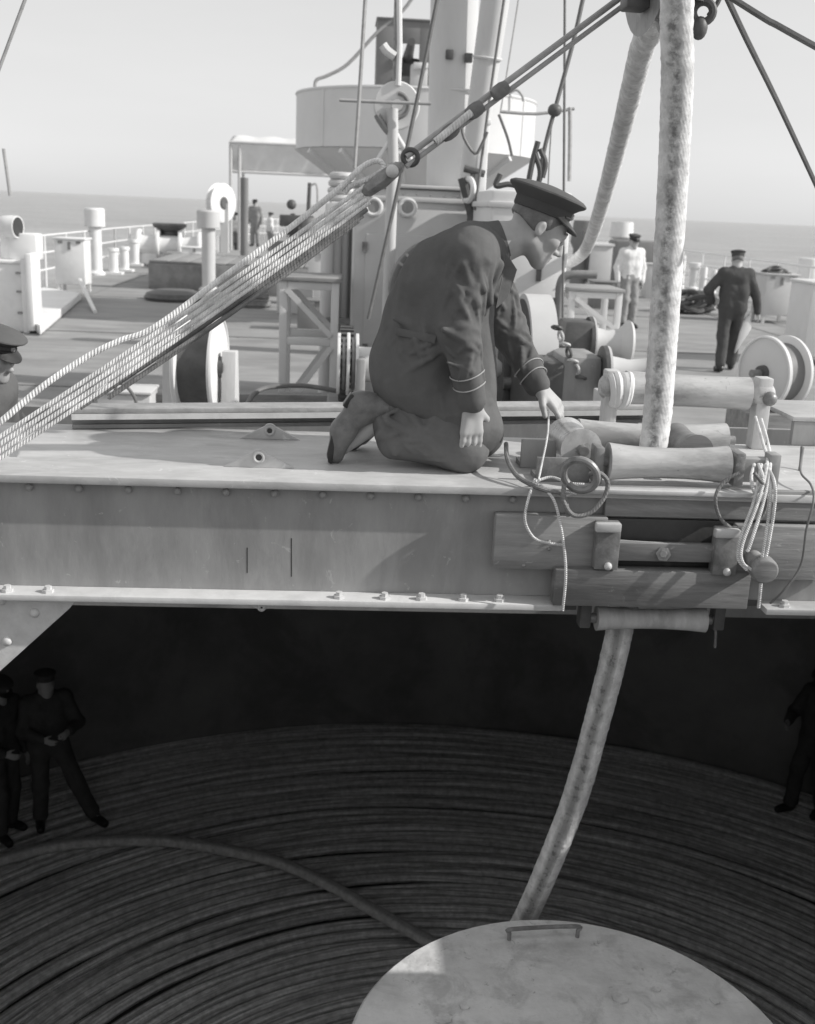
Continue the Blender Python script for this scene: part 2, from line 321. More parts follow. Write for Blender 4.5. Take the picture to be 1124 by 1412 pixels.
# ------------------------------------------------------------------ setting: sea, deck, hold
mb = MB(); S_ = 40000
mb.v = [V((-S_, -S_, -7)), V((S_, -S_, -7)), V((S_, S_, -7)), V((-S_, S_, -7))]; mb.f = [(0, 1, 2, 3)]
struct(mb.build('sea', sea_mat()))
DX0, DX1, DY0, DY1 = -6.9, 11.4, -6.0, 78.0          # deck extents
HX0, HX1, HY0, HY1 = -3.4, 2.98, -4.0, 6.05          # hatch opening
mb = MB(); T = 0.06
mb.box(((DX0+HX0)/2, (DY0+DY1)/2, -T/2), (HX0-DX0, DY1-DY0, T)); mb.box(((DX1+HX1)/2, (DY0+DY1)/2, -T/2), (DX1-HX1, DY1-DY0, T))
mb.box(((HX0+HX1)/2, (DY0+HY0)/2, -T/2), (HX1-HX0, HY0-DY0, T)); mb.box(((HX0+HX1)/2, (DY1+HY1)/2, -T/2), (HX1-HX0, DY1-HY1, T))
mb.box(((HX0-2.04)/2, (4.75+HY1)/2, -T/2), (-2.04-HX0, HY1-4.75, T))
deck = struct(mb.build('deck', M['deck'], smooth=False))
# lapped plate seams across the deck, real strips standing a little proud
for i, y in enumerate((12.4, 17.6, 24.0, 32.0, 43.0)):
    MB().box(((DX0+DX1)/2, y, 0.006), (DX1-DX0-0.4, 0.07, 0.012)).build('seam_strip', M['seam'], deck)
for i, x in enumerate((-5.4, 8.6)):
    MB().box((x, 32, 0.004), (0.05, 56, 0.008)).build('seam_strip', M['seam'], deck)
hull = MB()
for x in (DX0, DX1): hull.box((x, (DY0+DY1)/2, -3.6), (0.05, DY1-DY0, 7.0))
hull.box(((DX0+DX1)/2, DY1, -3.6), (DX1-DX0, 0.05, 7.0)).box(((DX0+DX1)/2, DY0, -3.6), (DX1-DX0, 0.05, 7.0))
struct(hull.build('hull', M['house'], smooth=False))
# hatch coaming
cm = MB(); ch = 0.96
cm.box((HX0, (HY0+4.75)/2, ch/2-0.1), (0.03, 4.75-HY0, ch+0.2)); cm.box(((HX0-2.04)/2, 4.75, ch/2-0.1), (-2.04-HX0+0.03, 0.03, ch+0.2)); cm.box((-2.04, (4.75+HY1)/2, ch/2-0.1), (0.03, HY1-4.75-0.03, ch+0.2)); cm.box((HX1, (HY0+HY1)/2, ch/2-0.1), (0.03, HY1-HY0, ch+0.2))
cm.box(((-2.04+HX1)/2, HY1, ch/2-0.1), (HX1+2.04+0.03, 0.03, ch+0.2)); cm.box(((HX0+HX1)/2, HY0, 0.2), (HX1-HX0+0.03, 0.03, 0.8))
cmo = struct(cm.build('hatch_coaming', M['steel'], smooth=False))
for k in range(10): MB().box((2.62, -3.6+k*0.70, ch+0.035), (0.76, 0.66 if k < 9 else 0.70, 0.05)).build('sun_blocking_board', M['wood'], cmo, bevel=0.006)  # added boards out of view, laid to block the sun from the column top
# round cable tank under the deck
TC = V((0.95, 5.0, 0)); TR = 7.4; CZ = -4.1
tw = MB(); n = 96
for z in (-6.8, -0.09):
    for i in range(n): tw.v.append(V((TC.x+TR*math.cos(2*PI*i/n), TC.y+TR*math.sin(2*PI*i/n), z)))
for i in range(n): tw.f.append((i, (i+1) % n, n+(i+1) % n, n+i))
tw.f.append(tuple(range(n)))
tank = struct(tw.build('tank_wall', M['tank'], fix=False))
# coiled cable, every turn of the top layer
coil = thing('cable_coil', (TC.x, TC.y, CZ-0.2), 'dark armoured cable coiled in wide rings filling the floor of the hold', 'cable coil')
r = TR-0.06; k = 0
while r > 1.4:
    mbk = MB(); d = 0.0505; n = 110
    drop = random.choice((0, 0, 0, 0.0, 0.01, 0.02, 0.03, 0.07)) + random.uniform(0, 0.015)
    ph = [random.uniform(0, 6.28) for _ in range(4)]; am = random.uniform(0.004, 0.016)
    pts = []
    for i in range(n):
        a = 2*PI*i/n
        rr = r + am*math.sin(3*a+ph[0]) + 0.008*math.sin(7*a+ph[1]) + 0.004*math.sin(13*a+ph[2])
        zz = CZ-d-drop*(0.6+0.4*math.sin(2*a+ph[3])) + 0.012*math.sin(5*a+ph[2]) + 0.006*math.sin(11*a+ph[0])
        pts.append(V((TC.x+rr*math.cos(a), TC.y+rr*math.sin(a), zz)))
    mbk.tube(pts, d, 8, closed=True); mbk.build('cable_turn', M['coil'], coil)
    r -= 0.1035 + (random.choice((0, 0, 0, 0.0, 0.012, 0.03)) if random.random() < 0.6 else 0); k += 1
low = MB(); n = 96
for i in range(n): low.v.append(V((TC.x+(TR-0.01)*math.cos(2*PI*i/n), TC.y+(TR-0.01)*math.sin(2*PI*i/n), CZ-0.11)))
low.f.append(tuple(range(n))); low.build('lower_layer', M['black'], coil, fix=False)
# column in the middle with its round plate top and handle
DC = V((0.875, 3.035, -0.70))
col_ = thing('tank_column', (DC.x, DC.y, CZ), 'pale round plate topped column rising from the cable coil', 'column')
MB().lathe(V((DC.x, DC.y, CZ-0.1)), V((DC.x, DC.y, DC.z-0.05)), [(0, 0.62), (0.97, 0.62), (1, 0.66)], 48).build('shaft', M['disc'], col_)
MB().lathe(DC-V((0, 0, 0.05)), DC, [(0, 0.775), (0.15, 0.79), (0.8, 0.795), (1, 0.785)], 72).build('top_plate', M['disc'], col_)
a, b = P(702, 1296, Z=DC.z), P(796, 1292, Z=DC.z)
MB().tube(smooth_path([a, a+V((0.0, 0.0, 0.03)), a+V((0.012, 0, 0.05)), b+V((-0.012, 0, 0.05)), b+V((0, 0, 0.03)), b], 5), 0.0085, 8).build('handle', M['iron'], col_)
for (px, py, s_) in ((855, 1378, .030), (612, 1405, .034), (640, 1390, .02), (905, 1365, .018), (985, 1380, .022)):
    c = P(px, py, Z=DC.z); fl = MB(); o_ = [c+V((s_*random.uniform(.6, 1.2)*math.cos(t_), s_*random.uniform(.6, 1.2)*math.sin(t_), 0.001)) for t_ in np.arange(0, 6.28, 0.9)]
    fl.prism(o_, (0, 0, 0.007)).build('paint_flake', M['disc'], col_)
# loose bight of cable across the coil
lp = [(-120, 1215), (0, 1186), (70, 1168), (150, 1160), (230, 1160), (300, 1170), (380, 1188), (450, 1218), (520, 1258), (590, 1297), (650, 1330)]
pts = [P(x, y, Z=CZ+0.05+0.10*max(0, min(1, (i-2)/6))) for i, (x, y) in enumerate(lp)]
o = MB().tube(smooth_path(pts, 8), 0.0575, 12).build('loose_cable', M['loop']); tag(o, 'single length of cable lying loosely across the coils in the hold', 'cable')

# ------------------------------------------------------------------ the hatch beam across the hold
BY = 3.55; BZ = 1.20; BX0, BX1 = HX0-0.15, HX1+0.15
beam = thing('hatch_beam', (0, BY, 0.8), 'wide grey steel hatch beam spanning the open hold, man kneeling on it', 'beam')
MB().box(((BX0+BX1)/2, BY+0.43, BZ-0.014), (BX1-BX0, 0.86, 0.028)).build('top_plate', M['steel_lt'], beam, bevel=0.004)
MB().box(((BX0+BX1)/2, BY+0.05, (BZ-0.028+0.80)/2), (BX1-BX0, 0.016, BZ-0.028-0.80)).build('web', M['steel'], beam)
MB().box(((BX0+BX1)/2, BY+0.80, (BZ-0.028+0.80)/2), (BX1-BX0, 0.016, BZ-0.028-0.80)).build('web', M['steel'], beam)
fx0, fx1 = P(772, 815, Y=BY).x, P(1052, 820, Y=BY).x
MB().box(((BX0+fx0)/2, BY+0.03, 0.788), (fx0-BX0, 0.16, 0.022)).build('bottom_flange', M['flange'], beam, bevel=0.003)
MB().box(((fx1+BX1)/2, BY+0.03, 0.788), (BX1-fx1, 0.16, 0.022)).build('bottom_flange', M['flange'], beam, bevel=0.003)
MB().box(((fx0+fx1)/2, BY+0.075, 0.788), (fx1-fx0, 0.07, 0.022)).build('bottom_flange', M['dark'], beam)
bolt = None
def hexbolt(): return MB().lathe((0, 0, 0), (0, 0, 0.022), [(0, 0.020), (0.45, 0.020), (0.46, 0.013), (1, 0.012)], 6)
for x in (10, 66, 468, 531, 582, 640, 690, 1085):
    p = P(x, 806 if x < 300 else 812, Y=BY-0.018); p.z = 0.799
    if bolt is None: bolt = proto_piece(hexbolt(), 'bolt', M['flange'], beam, p)
    else: piece(bolt, p, beam, (0, 0, random.uniform(0, 1)))
rv = None
for i in range(26):                                  # rivet heads just under the top plate edge
    x = BX0+0.25+i*0.163
    if x > 0.62: break
    p = V((x, BY+0.036, BZ-0.05))
    if rv is None: rv = proto_piece(MB().sphere((0, 0, 0), 0.013, 10, 6), 'rivet', M['steel'], beam, p)
    else: piece(rv, p, beam)
for (x, y0, y1) in ((341, 755, 790), (402, 742, 795)):   # scratched seams on the web
    MB().bar(P(x, y0, Y=BY+0.0428), P(x, y1, Y=BY+0.0428), 0.0035, 0.003).build('weld_seam', M['black'], beam)
def eye(c, wd, ht, name, m, down=False, holeh=0.45):
    s = -1 if down else 1; q = MB(); k = 10; R_ = ht*0.42
    o_ = [c+V((-wd/2, 0, 0)), c+V((wd/2, 0, 0))]
    for i in range(k+1):
        a = rad(35)+i/k*rad(110); o_.append(c+V((R_*math.cos(a), 0, s*(ht-R_+R_*math.sin(a)))))
    q.prism(o_, (0, 0.02, 0)); ob = q.build(name, m, beam, bevel=0.003)
    q = MB(); q.lathe(c+V((0, -0.004, s*(ht-R_))), c+V((0, 0.001, s*(ht-R_))), [(0, R_*0.5), (1, R_*0.5)], 16)
    q.build('eye_hole', M['black'], ob); q = MB(); q.torus(c+V((0, -0.003, s*(ht-R_))), (0, 1, 0), R_*0.6, 0.006, 20, 6); q.build('eye_rim', m, ob)
c = P(357, 645, Z=BZ); eye(c, 0.25, 0.066, 'lifting_eye', M['steel_lt'])
c = P(372, 606, Z=BZ); eye(c, 0.24, 0.062, 'lifting_eye', M['steel_lt'])
c = P(361, 823, Y=BY-0.01); c.z = 0.777; eye(c, 0.15, 0.036, 'under_eye', M['flange'], True)
# gusset under the left end
e0 = P(108, 817, Y=BY+0.0); e0.z = 0.777; e1 = P(0, 921, Y=BY)
dd = (e1-e0); e2 = e0+dd*((e0.x-(BX0+0.17))/(e0.x-e1.x))
gs = MB().prism([V((e0.x, BY, 0.777)), V((e0.x-0.03, BY, 0.735)), V((e2.x, BY, e2.z)), V((BX0+0.17, BY, 0.777))], (0, 0.03, 0)).build('gusset', M['gusset'], beam, bevel=0.003)
for (x, y) in ((48, 845), (10, 884), (2, 828)): proto_piece(MB().sphere((0, 0, 0), 0.017, 12, 6, (1, 0.7, 1)), 'rivet', M['gusset'], gs, P(x, y, Y=BY-0.002))

# loose steel joist lying behind the plate
jA = P(100, 588, Y=4.34); jB = P(905, 566, Y=4.86); jA.z = BZ+0.0; jB.z = BZ+0.0
js = thing('steel_joist', (jA+jB)/2, 'long narrow steel joist lying along the far side of the hatch beam', 'joist')
up = V((0, 0, 1)); dx = (jB-jA).normalized(); nn = V((dx.y, -dx.x, 0))
MB().bar(jA+up*0.078, jB+up*0.078, 0.13, 0.020).build('top_flange', M['gusset_d'], js, bevel=0.003)
MB().bar(jA+up*0.036, jB+up*0.036, 0.016, 0.064).build('web', M['steel'], js)
MB().bar(jA+up*0.010, jB+up*0.010, 0.06, 0.016).build('bottom_flange', M['steel'], js)
MB().bar(jA+up*0.056+nn*0.064, jB+up*0.056+nn*0.064, 0.014, 0.022).build('pale_lip', M['flange'], js)  # lip in paler paint than the flange above it

# ------------------------------------------------------------------ the armoured cable itself
def reach(ppts, n=10): return smooth_path(ppts, n)
main = [P(640, 1420, Y=4.55), P(680, 1345, Y=4.3), P(726, 1262, Y=4.02), P(762, 1180, Y=3.86), P(795, 1095, Y=3.80), P(822, 1000, Y=3.77), P(843, 920, Y=3.77), P(856, 860, Y=3.78), P(878, 740, Y=3.79),
        P(902, 610, Y=3.80), P(912, 500, Y=3.80), P(920, 380, Y=3.78), P(929, 230, Y=3.72), P(934, 110, Y=3.63), P(934, 0, Y=3.53)]
e = main[-1]; main += [e+V((-0.005, -0.04, 0.30)), e+V((-0.02, 0.04, 0.62)), e+V((-0.05, 0.30, 0.86)), e+V((-0.08, 0.62, 0.80)), e+V((-0.10, 0.82, 0.50))]
main += [P(899, 10, Y=4.42), P(884, 70, Y=4.8), P(862, 160, Y=5.7), P(839, 250, Y=7.1), P(823, 305, Y=8.3), P(812, 335, Y=9.2), P(803, 350, Y=9.8), P(790, 360, Y=10.2), P(772, 366, Y=10.5), P(745, 370, Y=10.7)]
main = [main[0]+(main[0]-main[1])*1.5-V((0, 0, 0.4))] + main
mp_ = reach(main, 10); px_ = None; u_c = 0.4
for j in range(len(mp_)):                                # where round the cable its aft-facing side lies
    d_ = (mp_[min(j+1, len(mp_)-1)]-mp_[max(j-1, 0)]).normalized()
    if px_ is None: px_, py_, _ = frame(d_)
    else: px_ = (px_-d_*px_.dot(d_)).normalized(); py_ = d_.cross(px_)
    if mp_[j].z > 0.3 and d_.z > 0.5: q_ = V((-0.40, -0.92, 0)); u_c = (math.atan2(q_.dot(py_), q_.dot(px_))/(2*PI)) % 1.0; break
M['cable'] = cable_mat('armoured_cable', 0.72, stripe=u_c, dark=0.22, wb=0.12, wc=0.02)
from mathutils import noise as mnoise
dense = []
for a, b in zip(mp_[:-1], mp_[1:]):
    k = max(1, int((b-a).length/0.008)); dense += [a.lerp(b, i/k) for i in range(k)]
dense = [(dense[max(0, i-4)]+dense[i]*2+dense[min(len(dense)-1, i+4)])/4 for i in range(len(dense))]
tbm = MB().tube(dense, 0.0505, 44)
for i in range(len(tbm.v)):                              # fibrous, uneven serving on the outside of the cable
    q = tbm.v[i]; c_ = dense[min(i//44, len(dense)-1)]; n_ = q-c_
    if n_.length > 1e-6: tbm.v[i] = q+n_.normalized()*(0.0022*mnoise.noise(q*55)+0.0018*mnoise.noise(q*130)+0.0016*mnoise.noise(V((q.x*14, q.y*14, q.z*5))))
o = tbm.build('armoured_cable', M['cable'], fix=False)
tag(o, 'thick pale armoured cable rising out of the hold through the rollers and overhead', 'cable')
# overhead sheave that carries it
shc = P(905, 20, Y=3.95); shc = V((shc.x, 3.92, P(905, 46, Y=3.92).z+0.36))
sh = thing('overhead_sheave', shc, 'dark sheave block at the top edge of the picture that the cable bends over', 'sheave')
MB().lathe(shc-V((0.05, 0, 0)), shc+V((0.05, 0, 0)), [(0, 0.37), (0.2, 0.33), (0.5, 0.31), (0.8, 0.33), (1, 0.37)], 40).build('wheel', M['iron'], sh)
for sx in (-1, 1):
    c = shc+V((sx*0.075, 0, 0.05)); MB().prism([c+V((0, -0.16, -0.30)), c+V((0, 0.16, -0.30)), c+V((0, 0.22, 0.4)), c+V((0, -0.22, 0.4))], (sx*0.02, 0, 0)).build('cheek_plate', M['dark'], sh, bevel=0.004)
c = P(876, 2, Y=3.9); MB().box(c, (0.08, 0.10, 0.055)).build('cheek_lug', M['dark'], sh, bevel=0.008)
# shackle on the right of the sheave
c = P(968, 30, Y=3.85); shk = thing('rigging_shackle', c, 'dark knotted shackle hanging right of the cable near the top edge', 'shackle')
MB().torus(c+V((0, 0, 0.03)), (0.3, 1, 0), 0.032, 0.014, 20, 8).build('bow', M['dark'], shk); MB().sphere(c+V((-0.006, 0, -0.02)), 0.034, 12, 8, (0.8, 0.8, 1.1)).build('pin_eye', M['dark'], shk)
MB().tube(smooth_path([c+V((0.02, 0, 0.02)), c+V((0.05, 0, 0.07)), c+V((0.06, 0, 0.14)), c+V((0.05, 0, 0.3))], 5), 0.008, 8).build('becket', M['dark'], shk)
MB().cyl(c+V((-0.03, 0, 0.06)), c+V((-0.02, 0, 0.4)), 0.028).build('hanger', M['dark'], shk)

# ------------------------------------------------------------------ roller guide on and under the beam
gd = thing('roller_guide', (1.1, 3.7, BZ), 'roller guide of worn wooden rollers clamped round the cable on the beam', 'cable guide')
def barrel(a, b, r0, r1, name, m, n=28, capm=None):
    L_ = 14; pr = [(i/L_, r1+(r0-r1)*abs(2*i/L_-1)**2.2) for i in range(L_+1)]
    o_ = MB().lathe(a, b, [(0, r0*0.9)]+pr+[(1, r0*0.9)], n).build(name, m, gd)
    d_ = (V(b)-V(a)).normalized(); MB().cyl(V(a)-d_*0.04, V(b)+d_*0.04, 0.018, n=12).build('spindle', M['iron'], o_); return o_
yN = 3.625; a = P(838, 636, Y=yN); b = P(1002, 640, Y=yN); b.z = a.z = BZ+0.085
barrel(a, b, 0.066, 0.053, 'near_roller', M['roller'])
aN, bN = a, b
yF = 4.06; a = P(798, 588, Y=yF); b = P(1000, 598, Y=yF); a.z = b.z = BZ+0.085; barrel(a, b, 0.066, 0.053, 'far_roller', M['roller'])
for px, ex, mm in ((803, 0.075, M['bright']), (962, 0.066, M['wood_d'])):
    a = P(px, 606, Y=3.74); a.z = BZ+0.10; b = a+V((-0.012, 0.22, 0.0)); barrel(a, b, ex, ex*0.86, 'side_roller', mm)
# steel bed plate under the near roller, raised strip
MB().box(((aN.x+bN.x)/2+0.01, BY-0.012, BZ+0.004), (0.62, 0.05, 0.016)).build('bed_strip', M['flange'], gd, bevel=0.003)
def angle_iron(p, sx, sy, sz, name, m=M['iron']):
    o_ = MB().box(p+V((0, 0, sz/2)), (sx, 0.016, sz)).build(name, m, gd, bevel=0.002)
    MB().box(p+V((0, sy/2, 0.009)), (sx, sy, 0.018)).build('foot', m, o_); return o_
c = P(776, 652, Y=3.66); c.z = BZ+0.001; angle_iron(c, 0.19, 0.10, 0.085, 'bracket')
c = P(742, 632, Y=3.86); c.z = BZ+0.001; angle_iron(c, 0.13, 0.10, 0.105, 'bracket', M['steel'])
c = P(790, 612, Y=4.10); c.z = BZ+0.001; MB().bar(c+V((-0.10, -0.05, 0.12)), c+V((0.03, -0.30, 0.06)), 0.028, 0.012).build('strap', M['flange'], gd)
MB().box(aN+V((-0.035, 0.01, -0.01)), (0.03, 0.09, 0.13)).build('bearing', M['iron'], gd, bevel=0.006)
MB().box(bN+V((0.035, 0.01, -0.01)), (0.035, 0.10, 0.12)).build('bearing', M['iron'], gd, bevel=0.006)
c = bN+V((0.10, 0.03, -0.02)); MB().box(c, (0.13, 0.05, 0.085)).build('bearing_block', M['steel'], gd, bevel=0.005)
c = bN+V((0.17, 0.02, -0.02)); MB().box(c, (0.04, 0.06, 0.125)).build('bearing_block', M['steel'], gd, bevel=0.005)
# upper roller standing behind on wooden posts
yU = 4.34; a = P(862, 534, Y=yU); b = P(1030, 552, Y=yU); b.z = a.z-0.01
barrel(a, b, 0.068, 0.064, 'upper_roller', M['roller'])
for q, w_ in ((a+V((-0.06, 0, 0)), 0.055), (b+V((0.06, 0, 0)), 0.06)):
    ob = MB().box((q.x, yU, (BZ+q.z+0.07)/2), (w_, 0.07, q.z+0.07-BZ)).build('post', M['wood_l'], gd, bevel=0.006)
    for s_ in (-1, 1): MB().lathe((q.x-0.01*s_, yU, q.z), (q.x+0.045*s_, yU, q.z), [(0, 0.048), (0.6, 0.05), (0.8, 0.044), (1, 0.03)], 18).build('collar', M['roller'], ob)
MB().sphere(b+V((0.075, -0.05, -0.01)), 0.03, 14, 8).build('spindle_nut', M['iron'], gd)
# rag wound on the left collar of the upper roller
rg = MB(); c = a+V((-0.03, -0.02, -0.01))
for i in range(5): rg.torus(c+V((i*0.016-0.03, 0, 0.004*math.sin(i*2))), (1, 0.15*math.sin(i*3), 0.1*math.cos(i)), 0.056+0.006*math.sin(i*2.3), 0.017, 20, 8)
o = rg.build('wound_rag', M['canvas']); tag(o, 'pale rag wound round the roller end behind the cable', 'rag')
# timber on the front of the beam
yT = BY-0.02
def plank(x0, y0, x1, y1, th, m, Y=yT, name='timber'):
    p0 = P(x0, (y0+y1)/2, Y=Y); p1 = P(x1, (y0+y1)/2, Y=Y); pt = P((x0+x1)/2, y0, Y=Y); pb = P((x0+x1)/2, y1, Y=Y)
    return MB().box(((p0.x+p1.x)/2, Y+th/2, (pt.z+pb.z)/2), (p1.x-p0.x, th, pt.z-pb.z)).build(name, m, gd, bevel=0.005)
plank(835, 675, 1140, 716, 0.03, M['wood'], Y=BY+0.006, name='upper_timber')
t1 = plank(682, 712, 836, 786, 0.055, M['wood'], Y=BY-0.022, name='timber_cheek')
t2 = plank(1012, 726, 1160, 800, 0.055, M['wood'], Y=BY-0.022, name='timber_cheek')
plank(764, 788, 1034, 838, 0.06, M['wood_d'], Y=BY-0.062, name='lower_timber')
plank(790, 716, 1040, 790, 0.012, M['black'], Y=BY+0.016, name='dark_opening_sheet')  # black sheet stands in for the dark opening between the timbers
plank(850, 750, 990, 775, 0.03, M['wood_d'], Y=BY-0.045, name='cross_bar')
MB().bar(P(850, 748, Y=BY-0.04), P(988, 757, Y=BY-0.04), 0.02, 0.006, (0, 1, 0)).build('bar_edge', M['steel_lt'], gd)
for (x0, x1, dy) in ((822, 855, 0), (986, 1019, 8)):
    ob = plank(x0, 722+dy, x1, 786+dy, 0.05, M['iron'], Y=BY-0.072, name='clamp')
    p = P((x0+x1)/2, 727+dy, Y=BY-0.085); MB().box(p, ((x1-x0)/415+0.008, 0.03, 0.032)).build('clamp_head', M['steel_lt'], ob, bevel=0.006)
    MB().sphere(P((x0+x1)/2, 781+dy, Y=BY-0.076), 0.014, 12, 8).build('nut', M['flange'], ob)
MB().lathe(P(915, 764, Y=BY-0.045), P(915, 764, Y=BY-0.075), [(0, 0.026), (0.5, 0.026), (0.52, 0.014), (1, 0.013)], 6).build('bolt', M['iron'], gd)
for (x, y) in ((757, 747), (757, 757), (722, 780)): MB().sphere(P(x, y, Y=BY-0.022), 0.007, 8, 6).build('nail', M['iron'], gd)
# bottom roller hung under the beam
yB = 3.64; a = P(822, 852, Y=yB); b = P(972, 853, Y=yB); b.z = a.z
barrel(a, b, 0.046, 0.036, 'bottom_roller', mat('wet_roller', 0.55, 0.6, 0.3, 5, 0.3, 40, stretch=(3, 1, 1), stain=0.4, stv=0.5, sscale=4))
for q, s_ in ((a, -1), (b, 1)): MB().box(q+V((s_*0.045, 0.0, 0.05)), (0.04, 0.06, 0.16)).build('hanger', M['dark'], gd, bevel=0.005)
MB().box(P(772, 836, Y=yB)+V((0, 0, 0.012)), (0.11, 0.06, 0.03)).build('hanger_plate', M['dark'], gd, bevel=0.004)
# side coaming plate and lit ledge at the right edge
rb = thing('ledge_plate', P(1100, 600, Y=4.5), 'grey plate with a pale top ledge at the right end of the beam', 'plate')
c = P(1130, 592, Y=4.42); MB().box((c.x+0.25, 4.44, BZ+0.05), (0.72, 0.03, 0.10)).build('face_plate', M['steel'], rb)
MB().box((c.x+0.25, 4.64, BZ+0.112), (0.74, 0.44, 0.02)).build('ledge', M['steel_lt'], rb, bevel=0.003)

# ------------------------------------------------------------------ small ropes, rings and lines on the guide
def line(name, pts, r, m, label, cat, n=8, sm=6, group=None):
    o_ = MB().tube(smooth_path(pts, sm), r, n).build(name, m); return tag(o_, label, cat, group)
def PY(lst): return [P(x, y, Y=q) for (x, y, q) in lst]
o = MB().torus(P(800, 655, Y=3.50), (0.5, 1, 0.35), 0.058, 0.013, 32, 10).build('iron_ring', M['iron']); tag(o, 'thick round iron ring at the left end of the near roller', 'ring')
line('rope_bight', PY([(778, 668, 3.50), (777, 690, 3.49), (790, 710, 3.485), (812, 708, 3.485), (832, 688, 3.49), (838, 665, 3.50), (826, 652, 3.50), (812, 654, 3.51)]), 0.008, M['rope_d'], 'dark rope loop hanging below the iron ring over the beam edge', 'rope')
line('thin_line', PY([(757, 566, 3.9), (755, 600, 3.7), (748, 636, 3.62), (742, 664, 3.54), (738, 672, 3.53)]), 0.0035, M['twine'], 'thin white line running down from the reaching hand to the beam edge', 'line')
line('tarred_rope', PY([(698, 612, 3.85), (700, 634, 3.7), (712, 655, 3.6), (732, 668, 3.54), (752, 676, 3.52), (776, 682, 3.51), (784, 712, 3.50)]), 0.0085, M['rope_d'], 'dark rope lying over the beam edge left of the rollers', 'rope')
line('light_lashing', PY([(738, 660, 3.55), (728, 690, 3.51), (724, 718, 3.50), (735, 740, 3.50), (752, 748, 3.498), (778, 752, 3.498)]), 0.005, M['twine'], 'pale cord hanging in a curve over the left timber block', 'cord')
line('twine_end', PY([(745, 668, 3.54), (764, 690, 3.50), (773, 725, 3.49), (779, 765, 3.47), (780, 800, 3.45), (776, 842, 3.46)]), 0.005, M['twine'], 'pale cord hanging straight down past the left timber block', 'cord')
for i, (pp, lb) in enumerate((([(738, 664, 3.56), (760, 658, 3.57), (785, 666, 3.545), (806, 668, 3.54)], 'pale frayed strand lying flat on the beam edge beside the iron ring'), ([(742, 672, 3.535), (768, 676, 3.525), (795, 681, 3.52)], 'short pale strand hanging along the beam edge under the frayed strand'))):
    line('strand', PY(pp), 0.005, M['twine'], lb, 'cord')
line('wire_coil', PY([(1020, 652, 3.50), (1000, 663, 3.50), (987, 684, 3.49), (992, 712, 3.485), (1012, 729, 3.485), (1040, 724, 3.485), (1056, 700, 3.49), (1054, 672, 3.50), (1040, 652, 3.50)]), 0.0065, M['rope_d'], 'dark rope ring hanging at the right end of the near roller', 'rope')
hk = thing('rope_hank', P(1045, 560, Y=3.9), 'hank of pale ropes hung from the wooden post down to a peg', 'rope')
paths = [[(1042, 575, 4.2), (1052, 610, 3.9), (1058, 640, 3.6), (1046, 690, 3.46), (1024, 750, 3.42), (1024, 775, 3.41), (1040, 788, 3.41)],
         [(1050, 578, 4.2), (1060, 615, 3.9), (1062, 645, 3.58), (1052, 695, 3.46), (1034, 752, 3.42), (1030, 760, 3.42)],
         [(1056, 640, 3.6), (1068, 665, 3.5), (1068, 700, 3.46), (1058, 760, 3.42), (1052, 780, 3.42), (1048, 820, 3.43), (1046, 838, 3.44)],
         [(1054, 642, 3.6), (1062, 670, 3.5), (1060, 710, 3.46), (1052, 765, 3.42), (1046, 786, 3.42)],
         [(1050, 640, 3.6), (1040, 690, 3.47), (1022, 740, 3.43), (1018, 770, 3.42), (1030, 786, 3.41)],
         [(1040, 640, 3.6), (1036, 660, 3.52), (1042, 680, 3.5), (1052, 660, 3.51), (1046, 640, 3.58)]]
for pp in paths: MB().tube(smooth_path(PY(pp), 6), 0.0058, 8).build('rope_part', M['twine'], hk)
c = P(1038, 769, Y=3.52); o = MB().lathe(c, c+V((0, -0.13, -0.01)), [(0, 0.03), (0.55, 0.032), (0.6, 0.046), (0.92, 0.046), (1, 0.04)], 24).build('peg', M['wood'], hk, bevel=0.003)
line('black_wire', PY([(1108, 618, 3.95), (1104, 650, 3.72), (1118, 668, 3.6), (1122, 690, 3.5), (1112, 730, 3.49), (1104, 780, 3.49), (1080, 815, 3.48), (1062, 832, 3.5)]), 0.004, M['wire'], 'thin black wire trailing over the right end of the beam', 'wire')
line('bent_rod', PY([(1106, 616, 4.0), (1104, 640, 3.96), (1100, 664, 3.9)]), 0.006, M['wire'], 'short bent black rod standing on the right end of the beam', 'rod')
line('drip_cord', PY([(985, 850, 3.62), (987, 870, 3.62), (986, 893, 3.62)]), 0.005, M['rope_d'], 'short dark rope end hanging under the bottom roller', 'cord')

# ------------------------------------------------------------------ guy tackle, lower left to upper right
def ext(a, b, k): return b+(b-a)*k
tk = thing('guy_tackle', P(0, 615, Y=3.62), 'tackle of several pale ropes running from lower left up to a block', 'tackle')
up_ = (528, 247)
for i, (x0, y0, x1, y1, mm, r_) in enumerate(((0, 602, 504, 256, 'rope', .0075), (0, 612, 508, 263, 'rope', .008), (0, 622, 512, 270, 'rope', .008), (0, 632, 510, 279, 'rope', .0075), (110, 562, 506, 288, 'rope_d', .010), (150, 548, 500, 297, 'rope_d', .009), (215, 500, 495, 305, 'rope_d', .006))):
    a = P(x0, y0, Y=3.64 if i < 4 else 3.75); b = P(x1, y1, Y=3.93)
    L_ = []; N_ = 14
    for k in range(N_+1):
        t = k/N_; L_.append(a.lerp(b, t)+V((0, 0, -0.012*math.sin(PI*t))))
    if i < 4: L_ = [ext(b, a, 0.55)+V((0, 0, 0.02))]+L_
    MB().tube(L_, r_, 10).build('fall', M[mm], tk)
a = P(500, 268, Y=3.93); b = P(556, 226, Y=3.95); d_ = (b-a).normalized()
MB().lathe(a, b, [(0, 0.012), (0.1, 0.038), (0.5, 0.048), (0.9, 0.036), (1, 0.014)], 16, sx=1.0, sy=0.6).build('block', M['iron'], tk)
MB().sphere(P(541, 236, Y=3.88), 0.022, 12, 8).build('block_pin', M['flange'], tk)
